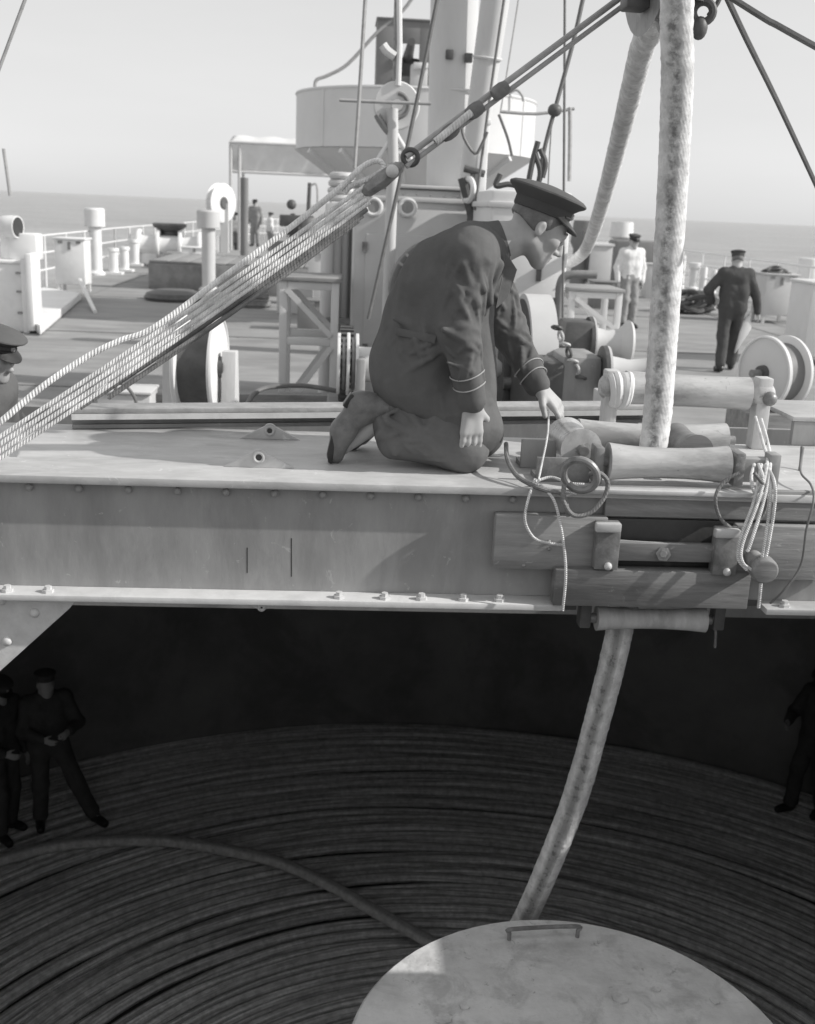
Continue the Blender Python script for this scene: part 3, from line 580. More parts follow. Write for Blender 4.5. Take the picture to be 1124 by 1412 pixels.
MB().torus(P(566, 217, Y=3.95), (0.2, 1, 0.2), 0.026, 0.009, 18, 8).build('shackle', M['dark'], tk)
for (o0, o1, r_) in (((560, 216), (862, -8), .011), ((560, 230), (866, 3), .009)):
    a = P(*o0, Y=3.95); b = P(*o1, Y=4.1); MB().tube([a, b, ext(a, b, 0.08)], r_, 10).build('pendant_wire', M['wire_l'], tk)
for x, y in ((620, 182), (655, 152), (690, 125)):
    c = P(x, y, Y=3.97); MB().lathe(c-d_*0.03, c+d_*0.03, [(0, 0.02), (0.3, 0.026), (0.7, 0.026), (1, 0.02)], 10).build('seizing', M['rope_d'], tk)
a = P(600, 196, Y=3.93); b = P(650, 155, Y=3.95); MB().tube([a, b], 0.013, 10).build('served_part', M['rope'], tk)
line('slack_rope', PY([(-160, 690, 3.45), (-60, 625, 3.5), (0, 582, 3.55), (60, 532, 3.6), (120, 492, 3.65), (165, 470, 3.68), (212, 452, 3.7), (300, 388, 3.78), (400, 314, 3.86), (470, 258, 3.92), (500, 230, 3.94), (522, 222, 3.95), (528, 234, 3.95), (510, 246, 3.94), (486, 255, 3.93), (474, 266, 3.93)]), 0.0105, M['rope'], 'single pale slack rope curving above the tackle ropes', 'rope', 10, 8)

# ------------------------------------------------------------------ stays and wires
def stay(pts, r, lb, m='wire', cat='stay', name='wire_stay'): return line(name, PY(pts), r, M[m], lb, cat, 6, 3)
stay([(990, -30, 4.0), (1030, 55, 4.2), (1072, 140, 4.6), (1124, 252, 5.1), (1190, 395, 5.6)], 0.0115, 'dark stay falling steeply to the right edge from the top of the cable')
stay([(985, -18, 4.0), (1055, 26, 3.9), (1070, 34, 3.88), (1124, 64, 3.8), (1300, 160, 3.6)], 0.012, 'dark stay sloping gently to the right edge near the top corner')
stay([(779, -20, 9.0), (778, 200, 9.0), (776, 440, 9.0)], 0.011, 'thin upright wire just behind the kneeling man\'s cap')
stay([(808, -20, 8.0), (790, 60, 8.0), (766, 148, 8.0), (752, 200, 8.0), (742, 252, 8.0)], 0.016, 'dark rope with a knot hanging left of the leaning cable')
stay([(505, -20, 9.0), (497, 110, 9.0), (489, 232, 9.0)], 0.018, 'dark upright wire crossing the left half of the gun tub', 'wire_l')
stay([(607, -20, 8.0), (560, 210, 8.0), (508, 440, 8.0)], 0.016, 'dark slanting wire crossing in front of the hanging sheave and deckhouse')
stay([(718, -20, 12.0), (704, 70, 12.0), (690, 156, 12.0)], 0.009, 'thin wire right of the derrick boom against the sky', 'wire_l')
stay([(42, -20, 6.0), (0, 92, 6.0), (-60, 255, 6.0)], 0.009, 'thin stay cutting the top left corner of the sky', 'wire_l')
stay([(698, -20, 10.6), (676, 130, 10.6), (655, 290, 10.6)], 0.014, 'dark wire running down along the right side of the boom')
stay([(690, 154, 10.5), (740, 157, 10.5), (792, 150, 10.5)], 0.016, 'dark level bar between the boom and the upright wire', 'wire_l', 'bar', 'level_bar')
stay([(688, 158, 10.45), (700, 190, 10.4), (706, 215, 10.4)], 0.013, 'short dark rope end dangling from the level bar', 'wire', 'rope', 'rope_end')
stay([(762, 155, 8.05), (758, 215, 8.05), (754, 300, 8.05)], 0.006, 'faint thin wire hanging from the rope knot', 'wire_l')
stay([(786, 148, 10.5), (786, 190, 10.5), (785, 250, 10.5)], 0.02, 'thin dark upright rod at the right end of the level bar', 'wire_l', 'rod', 'upright_rod')
o = MB().sphere(P(765, 152, Y=7.97), 0.05, 12, 8, (1, 1, 0.9)).build('rope_knot', M['dark']); tag(o, 'dark ball knot on the rope beside the level bar', 'knot')
stay([(5, 205, 14), (10, 240, 14), (14, 270, 14)], 0.02, 'short thin wire loop at the left edge above the horizon', 'wire_l')
c = P(742, 232, Y=8.0); kn = thing('rope_tangle', c, 'tangle of dark rope bights hanging above the kneeling man\'s cap', 'rope')
for pp in ([(742, 195), (735, 220), (730, 245), (727, 262)], [(745, 205), (752, 225), (748, 245)], [(738, 212), (745, 236), (740, 256), (722, 258), (702, 254), (684, 256), (690, 240)]):
    MB().tube(smooth_path([P(x, y, Y=8.0) for x, y in pp], 6), 0.02, 8).build('rope_part', M['dark'], kn)
stay([(636, 168, 9.5), (640, 190, 9.5), (655, 212, 9.5), (664, 200, 9.5), (672, 182, 9.5)], 0.014, 'dark rope bight slung in front of the boom', 'wire', 'rope', 'rope_bight')

# ------------------------------------------------------------------ mast, boom, deckhouse
hx0, hx1 = P(488, 300, Y=11).x, P(652, 300, Y=11).x; hz = 2.28
hs = thing('mast_house', ((hx0+hx1)/2, 11.6, 0), 'light grey steel mast house with portholes at the foot of the mast', 'deckhouse')
MB().box(((hx0+hx1)/2, 11.9, hz/2), (hx1-hx0, 1.8, hz)).build('wall', M['house'], hs, bevel=0.03)
MB().box(((hx0+hx1)/2, 11.9, hz-0.10), (hx1-hx0+0.04, 1.84, 0.05)).build('moulding', M['house'], hs, bevel=0.01)
MB().box(((hx0+hx1)/2, 11.9, hz+0.02), (hx1-hx0+0.06, 1.86, 0.035)).build('roof_plate', M['house'], hs, bevel=0.01)
for (x, y) in ((562, 286), (515, 285)):
    c = P(x, y, Y=10.99); ob = MB().torus(c, (0, 1, 0), 0.075, 0.022, 24, 8).build('porthole', M['house_lt'], hs); MB().cyl(c+V((0, 0.0, 0)), c+V((0, -0.012, 0)), 0.07, n=20).build('pane', M['steel'], ob)
MB().box(P(545, 420, Y=10.985), (0.62, 0.02, 1.35)).build('door', M['house'], hs, bevel=0.01)
for y in (340, 480): MB().box(P(503, y, Y=10.97), (0.05, 0.03, 0.09)).build('door_clip', M['iron'], hs)
for k in range(9):
    MB().sphere((hx0+0.08+k*0.132, 10.998, hz-0.05), 0.012, 8, 5).build('rivet', M['house'], hs)
hs2x0, hs2x1 = P(676, 300, Y=9.55).x, P(781, 380, Y=9.55).x; hz2 = P(705, 262, Y=9.55).z
h2 = thing('winch_house', ((hs2x0+hs2x1)/2, 10.3, 0), 'brighter off white locker house right of the mast house, behind the man', 'deckhouse')
MB().box(((hs2x0+hs2x1)/2, 10.25, hz2/2), (hs2x1-hs2x0, 1.4, hz2)).build('wall', M['house_lt'], h2, bevel=0.03)
MB().box(((hs2x0+hs2x1)/2, 10.25, hz2-0.12), (hs2x1-hs2x0+0.04, 1.44, 0.05)).build('moulding', M['house_lt'], h2, bevel=0.008)
MB().box(P(743, 378, Y=9.535), (0.04, 0.03, 0.12)).build('dark_slot', M['dark'], h2)
for k in range(6): MB().sphere((hs2x1-0.05, 9.548, 0.3+k*0.3), 0.010, 8, 5).build('rivet', M['house_lt'], h2)
c0 = P(660, 300, Y=11.1); p0 = thing('white_post', (c0.x, 11.1, 0), 'narrow bright white post between the two deckhouses', 'post')
MB().box((c0.x, 11.1, 1.45), (0.10, 0.1, 2.9)).build('shaft', M['white'], p0, bevel=0.01); MB().box((c0.x, 11.1, 2.93), (0.13, 0.13, 0.05)).build('cap', M['white'], p0, bevel=0.01)
c = P(650, 250, Y=10.9); sp_ = thing('boom_heel', (c.x, 10.9, c.z-0.3), 'dark iron heel fitting with tackle at the foot of the boom', 'fitting')
for pp, r_ in ((((638, 245), (652, 300)), .05), (((655, 240), (650, 305)), .045), (((640, 232), (668, 240)), .035)): MB().tube([P(*pp[0], Y=10.85), P(*pp[1], Y=10.85)], r_, 10).build('lug', M['dark'], sp_)
MB().torus(P(646, 262, Y=10.8), (1, 0.4, 0), 0.10, 0.03, 18, 8).build('heel_ring', M['house_lt'], sp_)
mx = (P(626, 125, Y=12).x); ms = thing('mast', (mx, 12.0, hz), 'thick grey steel mast rising from the mast house roof', 'mast')
r_m = 0.245; a = P(621, 250, Y=12); b = P(627, 0, Y=12); ax_ = ext(a, b, 1.2)
MB().tube([V((a.x, 12, hz)), b, ax_], [r_m*1.02, r_m, r_m*0.95], 36).build('tube', M['mast'], ms)
for (x, y) in ((620, 75), (646, 80)): MB().box(P(x, y, Y=11.74), (0.08, 0.06, 0.09)).build('cleat', M['dark'], ms, bevel=0.01)
MB().torus(V((a.x+0.02, 12, hz+1.0)), (0, 0, 1), r_m+0.005, 0.012, 32, 6).build('band', M['mast'], ms)
MB().tube([P(655, 250, Y=11.72), P(668, 0, Y=11.72), ext(P(655, 250, Y=11.72), P(668, 0, Y=11.72), 1.0)], 0.035, 10).build('conduit', M['house_lt'], ms)
a = P(646, 262, Y=11.2); b = P(683, 0, Y=11.0); bo = thing('derrick_boom', a, 'slimmer grey derrick boom leaning close against the right of the mast', 'boom')
MB().tube([a, a.lerp(b, 0.5), b, ext(a, b, 1.2)], [0.10, 0.125, 0.135, 0.14], 28).build('spar', M['mast'], bo)
MB().torus(P(672, 80, Y=11.04), (b-a), 0.135, 0.014, 28, 6).build('band', M['mast'], bo)
# gun tub behind the mast
tc = V((1.28, 20.6, 0)); R_ = 2.13; zt, zb = P(575, 122, Y=18.6).z, P(575, 205, Y=18.5).z
tb = thing('gun_tub', (tc.x, tc.y, 0), 'round grey gun tub on a conical base behind the mast', 'gun tub')
o_ = MB().lathe(V((tc.x, tc.y, zb)), V((tc.x, tc.y, zt)), [(0, R_), (1, R_), (1.0, R_-0.04), (0.05, R_-0.04)], 64).build('tub_wall', M['tub'], tb, fix=True)
MB().torus(V((tc.x, tc.y, zt)), (0, 0, 1), R_-0.01, 0.03, 64, 6).build('rim', M['tub'], o_)
MB().lathe(V((tc.x, tc.y, zb-0.75)), V((tc.x, tc.y, zb-0.01)), [(0, 1.05), (1, R_+0.02)], 64).build('cone', M['tub'], tb)
MB().cyl(V((tc.x, tc.y, 0)), V((tc.x, tc.y, zb-0.74)), 1.05, n=48).build('pedestal', M['house'], tb)
for q in (-150, -128, -100, -75, -45): 
    a0 = rad(q); MB().bar(V((tc.x+1.1*math.cos(a0), tc.y+1.1*math.sin(a0), zb-0.72)), V((tc.x+(R_+0.02)*math.cos(a0), tc.y+(R_+0.02)*math.sin(a0), zb-0.05)), 0.06, 0.10).build('bracket', M['tub'], tb)
for q in (-140, -105, -70, -35): 
    a0 = rad(q); MB().box(V((tc.x+(R_+0.004)*math.cos(a0), tc.y+(R_+0.004)*math.sin(a0), (zb+zt)/2)), (0.012, 0.05, zt-zb-0.02), rz=a0).build('seam', M['tub'], tb)
# gun in the tub: shield, slot, barrel
g0 = P(518, 120, Y=19.6); g1 = P(602, 32, Y=19.6)
gn = thing('deck_gun', (g0.x+0.5, 19.8, zb), 'dark boxy gun shield standing in the gun tub beside the mast', 'gun')
zc = (g0.z+g1.z)/2; hh = g1.z-g0.z+0.5; wd_ = g1.x-g0.x+0.1
sh_ = MB(); xL = g0.x; xR = g0.x+wd_
sh_.box((xL+0.16*wd_, 19.6, zc-0.2), (0.32*wd_, 0.04, hh)); sh_.box((xR-0.17*wd_, 19.6, zc-0.2), (0.34*wd_, 0.04, hh)); sh_.box(((xL+xR)/2, 19.6, g1.z-0.16), (0.33*wd_, 0.038, 0.36)); sh_.box(((xL+xR)/2, 19.6, zc-0.65), (0.33*wd_, 0.038, hh-0.9))
sh_.box((xL+0.02, 20.0, zc-0.2), (0.04, 0.8, hh-0.01)); sh_.box((xR-0.02, 20.0, zc-0.2), (0.04, 0.8, hh-0.01)); sh_.box(((xL+xR)/2, 20.0, g1.z+0.03), (wd_+0.04, 0.9, 0.03))
sh_.build('shield', M['shield'], gn, bevel=0.008)
MB().box(P(577, 112, Y=19.5), (0.28, 0.3, 0.5)).build('sight_box', M['tub'], gn, bevel=0.02); MB().box(P(580, 91, Y=19.3), (0.24, 0.2, 0.09)).build('sight_lid', M['white'], gn, bevel=0.01)
MB().cyl(V((xL+0.5*wd_, 19.9, zc)), V((xL+0.5*wd_, 18.9, zc+0.12)), 0.09, 0.06).build('barrel', M['dark'], gn); MB().cyl(V((xL+0.5*wd_, 20.1, zb)), V((xL+0.5*wd_, 20.1, zc)), 0.22).build('mount', M['shield'], gn)
line('bent_rail', PY([(434, 120, 19.6), (437, 110, 19.6), (452, 104, 19.6), (480, 88, 19.6), (520, 45, 19.6), (556, 14, 19.6), (580, -20, 19.6)]), 0.03, M['wire_l'], 'thin bent rail rising from the gun tub rim to the top', 'rail', 8, 5)
line('curved_rod', PY([(700, 130, 19.0), (712, 124, 19.0), (720, 132, 19.0), (722, 140, 19.0)]), 0.022, M['wire_l'], 'small curved rod on the sunlit right rim of the gun tub', 'rod')
# hanging sheave in front of the tub
c = P(547, 146, Y=10.0); wh = thing('hanging_sheave', c, 'large round sheave hung on an upright stand before the gun tub', 'sheave')
MB().lathe(c+V((0, 0.05, 0)), c+V((0, -0.05, 0)), [(0, 0.19), (0.1, 0.2), (0.35, 0.185), (0.65, 0.185), (0.9, 0.2), (1, 0.19)], 40).build('wheel', M['tub'], wh)
MB().lathe(c+V((0, -0.052, 0)), c+V((0, -0.075, 0)), [(0, 0.055), (1, 0.045)], 20).build('hub', M['house'], wh)
arc = [c+V((0.10*math.cos(t), -0.06, 0.10*math.sin(t))) for t in np.linspace(-1.9, 1.5, 14)]; MB().tube(arc, 0.018, 8).build('slot', M['shield'], wh)
MB().tube(PY([(541, 150, 9.9), (542, 225, 9.9)]), 0.05, 12).build('stand', M['house'], wh)
for pp in (((545, 182), (520, 222)), ((545, 182), (568, 222))): MB().tube(PY([(*pp[0], 9.9), (*pp[1], 9.9)]), 0.02, 8).build('leg', M['house_lt'], wh)
MB().tube(smooth_path(PY([(520, 158, 9.9), (524, 166, 9.9), (534, 180, 9.9), (542, 186, 9.9)]), 5), 0.03, 8).build('hook', M['iron'], wh)
MB().tube(PY([(549, 118, 9.95), (551, 60, 9.95), (550, -20, 9.95)]), 0.025, 8).build('hanger_rod', M['house_lt'], wh); MB().tube(PY([(546, 110, 9.97), (548, 20, 9.97), (549, -20, 9.97)]), 0.03, 8).build('hanger_rod', M['iron'], wh)
MB().tube(PY([(468, 138, 9.8), (530, 141, 9.8), (594, 143, 9.8)]), 0.014, 8).build('cross_bar', M['wire_l'], wh)
MB().tube(smooth_path(PY([(528, 62, 9.95), (534, 70, 9.95), (545, 78, 9.95)]), 4), 0.04, 8).build('hook', M['tub'], wh)
MB().cyl(V((P(542, 225, Y=9.9).x, 9.9, 0)), P(542, 226, Y=9.9), 0.05).build('stand', M['house'], wh)
# ------------------------------------------------------------------ stands, winches, reels by the mast house
def brace_stand(px0, py0, px1, py1, Y, lb, dep=0.7):
    a = P(px0, py1, Y=Y); b = P(px1, py1, Y=Y); top = P((px0+px1)/2, py0, Y=Y).z; x0, x1 = a.x, b.x; z0 = 0.0
    st = thing('braced_stand', ((x0+x1)/2, Y, 0), lb, 'stand', 'cross braced stands beside the mast house'); s = 0.075; zm = 0.52*top+0.1
    for y in (Y, Y+dep):
        for x in (x0, x1): MB().box((x, y, top/2), (s, s, top)).build('leg', M['tub'], st, bevel=0.006)
        for z in (top-0.04, zm, 0.12): MB().box(((x0+x1)/2, y, z), (x1-x0-s, s*0.9, s)).build('rail', M['tub'], st, bevel=0.006)
        MB().bar(V((x0+0.03, y-0.045, top-0.08)), V((x1-0.03, y-0.045, zm+0.06)), 0.05, 0.02, (0, 1, 0)).build('brace', M['tub'], st); MB().bar(V((x0+0.03, y-0.045, 0.16)), V((x1-0.03, y-0.045, zm-0.05)), 0.05, 0.02, (0, 1, 0)).build('brace', M['tub'], st)
    MB().box(((x0+x1)/2, Y+dep/2, top+0.02), (x1-x0+0.12, dep+0.12, 0.04)).build('top_board', M['wood'], st, bevel=0.005)
    return st
brace_stand(390, 388, 460, 500, 10.6, 'cross braced white stand left of the mast house')
brace_stand(784, 402, 848, 470, 13.2, 'cross braced white stand right of the deckhouses, under the leaning cable')
# vertical pipes behind the stand
pg = thing('pipe_rack', P(465, 330, Y=12.0), 'cluster of upright pale pipes left of the mast house', 'pipes')
for i, (x, w_, yt) in enumerate(((452, .07, 318), (463, .075, 300), (474, .07, 296), (483, .05, 310))):
    c = P(x, yt, Y=12.0); MB().cyl((c.x, 12.0+0.1*i, 0), (c.x, 12.0+0.1*i, c.z), w_, n=14).build('pipe', M['house'] if i % 2 else M['tub'], pg)
MB().box((P(466, 400, Y=11.9).x, 11.85, 0.9), (0.5, 0.05, 0.06)).build('clamp_bar', M['iron'], pg)
# left winch
wl = thing('cargo_winch', P(580, 500, Y=8.4), 'grey cargo winch with a long drum behind the kneeling man', 'winch')
a = P(488, 502, Y=8.4); b = P(672, 505, Y=8.4); b.z = a.z
MB().lathe(a, b+V((0.11, 0, 0)), [(0, 0.135), (0.9, 0.135), (0.93, 0.125), (1, 0.05)], 28).build('drum', M['house'], wl)
for i, (x, r_) in enumerate(((467, .235), (474, .20), (480, .24), (487, .20), (492, .235))):
    c = P(x, 500, Y=8.4); c.z = a.z; MB().lathe(c-V((0.012, 0, 0)), c+V((0.012, 0, 0)), [(0, r_), (1, r_)], 32).build('flange', M['house_lt'] if i % 2 == 0 else M['iron'], wl, bevel=0.004)
gx = P(742, 470, Y=8.3).x; MB().lathe((gx-0.10, 8.5, 0.93), (gx+0.10, 8.5, 0.93), [(0, 0.40), (0, 0.54), (0.02, 0.57), (1, 0.57), (1, 0.4)], 48).build('gear_guard', M['house'], wl)
MB().lathe((gx-0.107, 8.5, 0.93), (gx-0.101, 8.5, 0.93), [(0, 0.53), (1, 0.53)], 48).build('gear_wheel', M['dark'], wl)
ob = MB().box((a.x+0.75, 8.45, 0.3), (1.5, 0.8, 0.6)).build('bed_frame', M['iron'], wl, bevel=0.02)
for x in (a.x+0.05, a.x+1.35): MB().box((x, 8.4, 0.5), (0.07, 0.5, 1.0)).build('side_frame', M['steel'], wl, bevel=0.02)
c = P(760, 512, Y=8.0); MB().sphere(c, 0.14, 18, 12, (0.8, 0.9, 1.15)).build('cylinder_cover', M['mach'], wl); MB().sphere(P(751, 493, Y=7.88), 0.02, 8, 6).build('cover_plug', M['dark'], wl)
# ribbed round drum cover behind the man's back
c = V((P(608, 402, Y=9.2).x, 9.2, P(608, 402, Y=9.2).z)); dc = thing('hose_drum', (c.x, c.y, 0), 'dark round drum with grey straps seen over the kneeling man\'s back', 'drum')
MB().lathe(c-V((0, 0.1, 0)), c+V((0, 0.25, 0)), [(0, 0.40), (0.1, 0.43), (0.9, 0.43), (1, 0.40)], 40).build('drum', M['dark'], dc, bevel=0.01)
for q in (124, 136, 148): 
    a0 = rad(q); MB().bar(c+V((0.30*math.cos(a0), -0.12, 0.30*math.sin(a0))), c+V((0.43*math.cos(a0), -0.12, 0.43*math.sin(a0))), 0.022, 0.02, (0, 1, 0)).build('strap', M['mach'], dc)
MB().box((c.x, 9.3, c.z/2-0.15), (0.16, 0.2, c.z-0.3)).build('stand', M['dark'], dc)
# reel on the left
def reel(px, py, Y, R_, wid, lb, yaw, m1, mdrum, posts=True):
    c = P(px, py, Y=Y); rl = thing('wire_reel', (c.x, Y, 0), lb, 'reel'); Rm = Matrix.Rotation(yaw, 3, 'Z'); ax = Rm @ V((1, 0, 0)); pe = Rm @ V((0, 1, 0))
    for s in (-1, 1):
        q = c+ax*(s*wid/2)
        fl = MB().lathe(q-ax*0.012, q+ax*0.012, [(0, R_*0.97), (0.2, R_), (0.8, R_), (1, R_*0.97)], 44).build('flange', m1, rl); MB().lathe(q+ax*s*0.013, q+ax*s*0.05, [(0, R_*0.22), (1, R_*0.2)], 20).build('hub', M['dark'], fl)
        MB().torus(q+ax*s*0.012, ax, R_*0.96, 0.012, 44, 6).build('rim', M['white'], fl)
        if posts:
            q2 = c+ax*(s*(wid/2+0.09)); zt_ = c.z+0.12
            MB().prism([V((q2.x, q2.y, 0))-pe*0.16-ax*0.05, V((q2.x, q2.y, 0))+pe*0.16-ax*0.05, V((q2.x, q2.y, zt_))+pe*0.05-ax*0.05, V((q2.x, q2.y, zt_))-pe*0.05-ax*0.05], ax*0.10).build('post', M['wood_l'], rl, bevel=0.008)
    MB().lathe(c-ax*(wid/2-0.012), c+ax*(wid/2-0.012), [(0, R_*0.8), (0.1, R_*0.78), (0.9, R_*0.78), (1, R_*0.8)], 36).build('wound_wire', mdrum, rl)
    MB().cyl(c-ax*(wid/2+0.13), c+ax*(wid/2+0.13), 0.03).build('axle', M['iron'], rl)
    if not posts: MB().box((c.x, Y, (c.z-R_)/2), (wid+0.3, 0.5, max(0.04, c.z-R_-0.01))).build('base', M['wood'], rl)
    return rl
reel(277, 505, 7.8, 0.36, 0.24, 'small wire reel between pale wooden posts left of centre', rad(-5), M['house_lt'], M['dark'])
reel(1068, 514, 8.2, 0.285, 0.20, 'pale empty reel with dark drum at the right on the deck', rad(22), M['tub'], M['shield'], posts=False)
# low timber and lockers behind the joist
a, b = P(196, 533, Y=10.2), P(500, 522, Y=10.4); o = MB().bar(V((a.x, 10.2, 0.30)), V((b.x, 10.4, 0.30)), 0.16, 0.10).build('timber_baulk', M['wood']); o.location.z = 0; tag(o, 'long weathered timber lying across the deck behind the reel', 'timber')
for x in (a.x+0.2, b.x-0.2): pass
tb_ = MB(); tb_.box((a.x+0.2, 10.25, 0.124), (0.2, 0.3, 0.248)).box
o = tb_.build('support_block', M['wood_d']); tag(o, 'dark wooden block under the left end of the long timber', 'block', )
o = MB().box((b.x-0.2, 10.36, 0.124), (0.2, 0.3, 0.248)).build('support_block', M['wood_d']); tag(o, 'dark wooden block under the right end of the long timber', 'block')
c = P(172, 550, Y=9.3); lk = thing('low_locker', (c.x, 9.3, 0), 'low pale grey chest on deck left of the reel', 'chest'); MB().box((c.x, 9.45, 0.24), (0.44, 0.4, 0.48)).build('body', M['house'], lk, bevel=0.01); MB().box((c.x, 9.45, 0.495), (0.47, 0.43, 0.025)).build('lid', M['house'], lk, bevel=0.006)
c = P(215, 548, Y=9.6); o = MB().box((c.x, 9.7, 0.22), (0.22, 0.3, 0.44)).build('dark_box', M['dark'], bevel=0.01); tag(o, 'small dark box right of the low pale chest', 'box')
line('hose_bight', PY([(150, 512, 9.0), (160, 534, 9.0), (150, 550, 9.0)]), 0.014, M['wire'], 'black hose bight hanging before the low chest, left one', 'hose')
line('hose_bight', PY([(150, 528, 8.9), (170, 530, 8.9), (184, 545, 8.9), (190, 562, 8.9)]), 0.014, M['wire'], 'black hose curving down over the low chest, right one', 'hose')
o = MB().tube(smooth_path(PY([(340, 558, 8.6), (352, 542, 8.7), (372, 534, 8.8), (420, 532, 8.9), (470, 540, 8.9)]), 6), 0.02, 8).build('black_hose', M['wire']); tag(o, 'black hose lying in an arc behind the steel joist', 'hose')
# right winch with warping heads
wr = thing('warping_winch', P(830, 520, Y=7.6), 'dark winch with two pale flared warping drums near the cable', 'winch')
def head(px, py, Y, L_, r0, lb=None):
    c = P(px, py, Y=Y); e_ = c+V((L_, 0, 0)); pr = [(0, r0*1.05), (0.04, r0*1.05), (0.07, r0*0.66), (0.4, r0*0.52), (0.7, r0*0.6), (0.93, r0*0.98), (1, r0*0.9)]
    MB().lathe(c, e_, pr, 32).build('warping_drum', M['house'], wr); MB().lathe(c-V((0.03, 0, 0)), c-V((0.002, 0, 0)), [(0, r0*1.05), (1, r0*1.07)], 32).build('drum_flange', M['dark'], wr)
head(814, 472, 8.6, 0.32, 0.19); head(834, 512, 7.6, 0.42, 0.17)
c = P(800, 525, Y=7.6); MB().box((c.x, 7.8, c.z-0.02), (0.30, 0.5, 0.40)).build('gear_case', M['steel'], wr, bevel=0.05); MB().box((c.x-0.22, 7.8, c.z-0.05), (0.2, 0.5, 0.36)).build('gear_case', M['dark'], wr, bevel=0.03)
MB().box((c.x, 7.9, 0.3), (0.9, 0.8, 0.6)).build('bed_frame', M['dark'], wr, bevel=0.02)
ch_ = MB()
for k in range(7):
    q = P(768+k*5.5, 452+k*11.5, Y=7.55); ch_ = MB().torus(q, (1, 0.3, 0.2) if k % 2 else (0.2, 0.3, 1), 0.032, 0.012, 14, 6).build('chain_link', M['house'] if k % 3 else M['dark'], wr)
o = MB().box(P(800, 480, Y=8.4)+V((0, 0.2, -0.2)), (0.24, 0.3, 0.8)).build('gear_case', M['dark'], wr, bevel=0.03)
c = P(858, 552, Y=6.6); o = MB().box((c.x, 6.6, c.z), (0.30, 0.3, 0.10)).build('pale_board', M['wood_l'], bevel=0.006); tag(o, 'short pale board lying beside the dark winch', 'board')
o = MB().box((c.x, 6.7, (c.z-0.06)/2), (0.22, 0.24, c.z-0.06)).build('board_trestle', M['dark']); tag(o, 'dark box trestle under the short pale board', 'trestle')
line('pale_bar', PY([(935, 524, 8.0), (1000, 529, 8.0), (1060, 535, 8.0)]), 0.016, M['white'], 'thin white bar lying across behind the upper roller', 'bar')

# more deck machinery and clutter round the winches
mf = thing('brake_gear', P(735, 520, Y=8.9), 'dark iron brake gear with rods and levers behind the reaching arm', 'machinery')
x0, x1 = P(690, 520, Y=9.0).x, P(800, 520, Y=9.0).x
for x in (x0, (x0+x1)/2, x1): MB().prism([V((x, 8.7, 0)), V((x, 9.4, 0)), V((x, 9.2, 1.15)), V((x, 8.9, 1.15))], (0.06, 0, 0)).build('side_frame', M['dark'], mf, bevel=0.008)
for z, y in ((0.35, 8.75), (0.75, 8.82), (1.1, 9.0)): MB().cyl((x0, y, z), (x1+0.06, y, z), 0.05, n=14).build('shaft', M['iron'], mf)
for k in range(5):
    xx = x0+0.1+k*0.13; MB().tube([V((xx, 8.8, 0.7)), V((xx+0.03, 8.75, 1.25+0.05*(k % 2)))], 0.014, 8).build('lever', M['wire'], mf)
for xx, r_ in ((x0+0.22, 0.26), (x0+0.52, 0.2)): MB().lathe((xx-0.03, 8.82, 0.75), (xx+0.03, 8.82, 0.75), [(0, r_*0.9), (0, r_), (1, r_), (1, r_*0.9)], 36).build('gear_wheel', M['dark'], mf)
tp = MB(); xa, xb = P(198, 548, Y=9.9).x, P(480, 548, Y=9.9).x
o = tp.box(((xa+xb)/2, 9.75, 0.07), (xb-xa, 0.7, 0.14)).build('shadow_slab', M['dark'], bevel=0.01); tag(o, 'low dark slab in place of the shadow below the long timber', 'shadow slab')  # dark slab stands in for the shadow between timber and joist
for i, (px, py, Y, w_, d, h_, m_, nm, lb) in enumerate(((432, 372, 19, .5, .4, .5, 'shield', 'ammunition_box', 'dark box on deck behind the tackle, right of the grey vent post'), (408, 360, 22, .7, .5, .7, 'house', 'deck_box', 'grey box behind the tackle near the small gun'), (376, 350, 26, .8, .5, .5, 'shield', 'deck_box', 'dark box beside the standing distant man'),
        (445, 345, 24, .6, .6, 1.1, 'tub', 'deck_box', 'tall pale box left of the upright pipes'), (270, 355, 31, .7, .6, .8, 'white', 'deck_box', 'white box between the mooring winch and the grey vent post'), (842, 392, 26, .9, .6, .6, 'shield', 'deck_box', 'dark box behind the man in the white jacket'), (905, 396, 30, .7, .6, .9, 'house', 'deck_box', 'grey box just left of the cable on the far deck'))):
    c = P(px, py, Y=Y); bx_ = thing(nm, (c.x, Y, 0), lb, 'box'); MB().box((c.x, Y, h_/2), (w_, d, h_)).build('body', M[m_], bx_, bevel=0.015); MB().box((c.x, Y, h_+0.016), (w_+0.05, d+0.05, 0.03)).build('lid', M[m_], bx_, bevel=0.006); MB().box((c.x, Y-d/2-0.012, h_-0.05), (0.07, 0.02, 0.1)).build('hasp', M['iron'], bx_)
for i, (px, py, Y, lb) in enumerate(((395, 395, 15.5, 'dark rope coil lying on deck left of the braced stand'), (352, 420, 14.5, 'dark rope coil on deck nearest the reel, behind the tackle'), (640, 470, 10.2, 'rope coil half hidden behind the kneeling man'))):
    c = P(px, py, Z=0.05) if i < 2 else V((P(px, py, Y=Y).x, Y, 0)); hp = MB()
    for k in range(6): hp.torus((c.x, c.y, 0.05+0.055*k), (0.04*math.sin(k), 0.04*math.cos(k*2), 1), 0.30-0.012*k, 0.036, 24, 6)
    o = hp.build('rope_coil', M['rope_d']); tag(o, lb, 'rope coil')

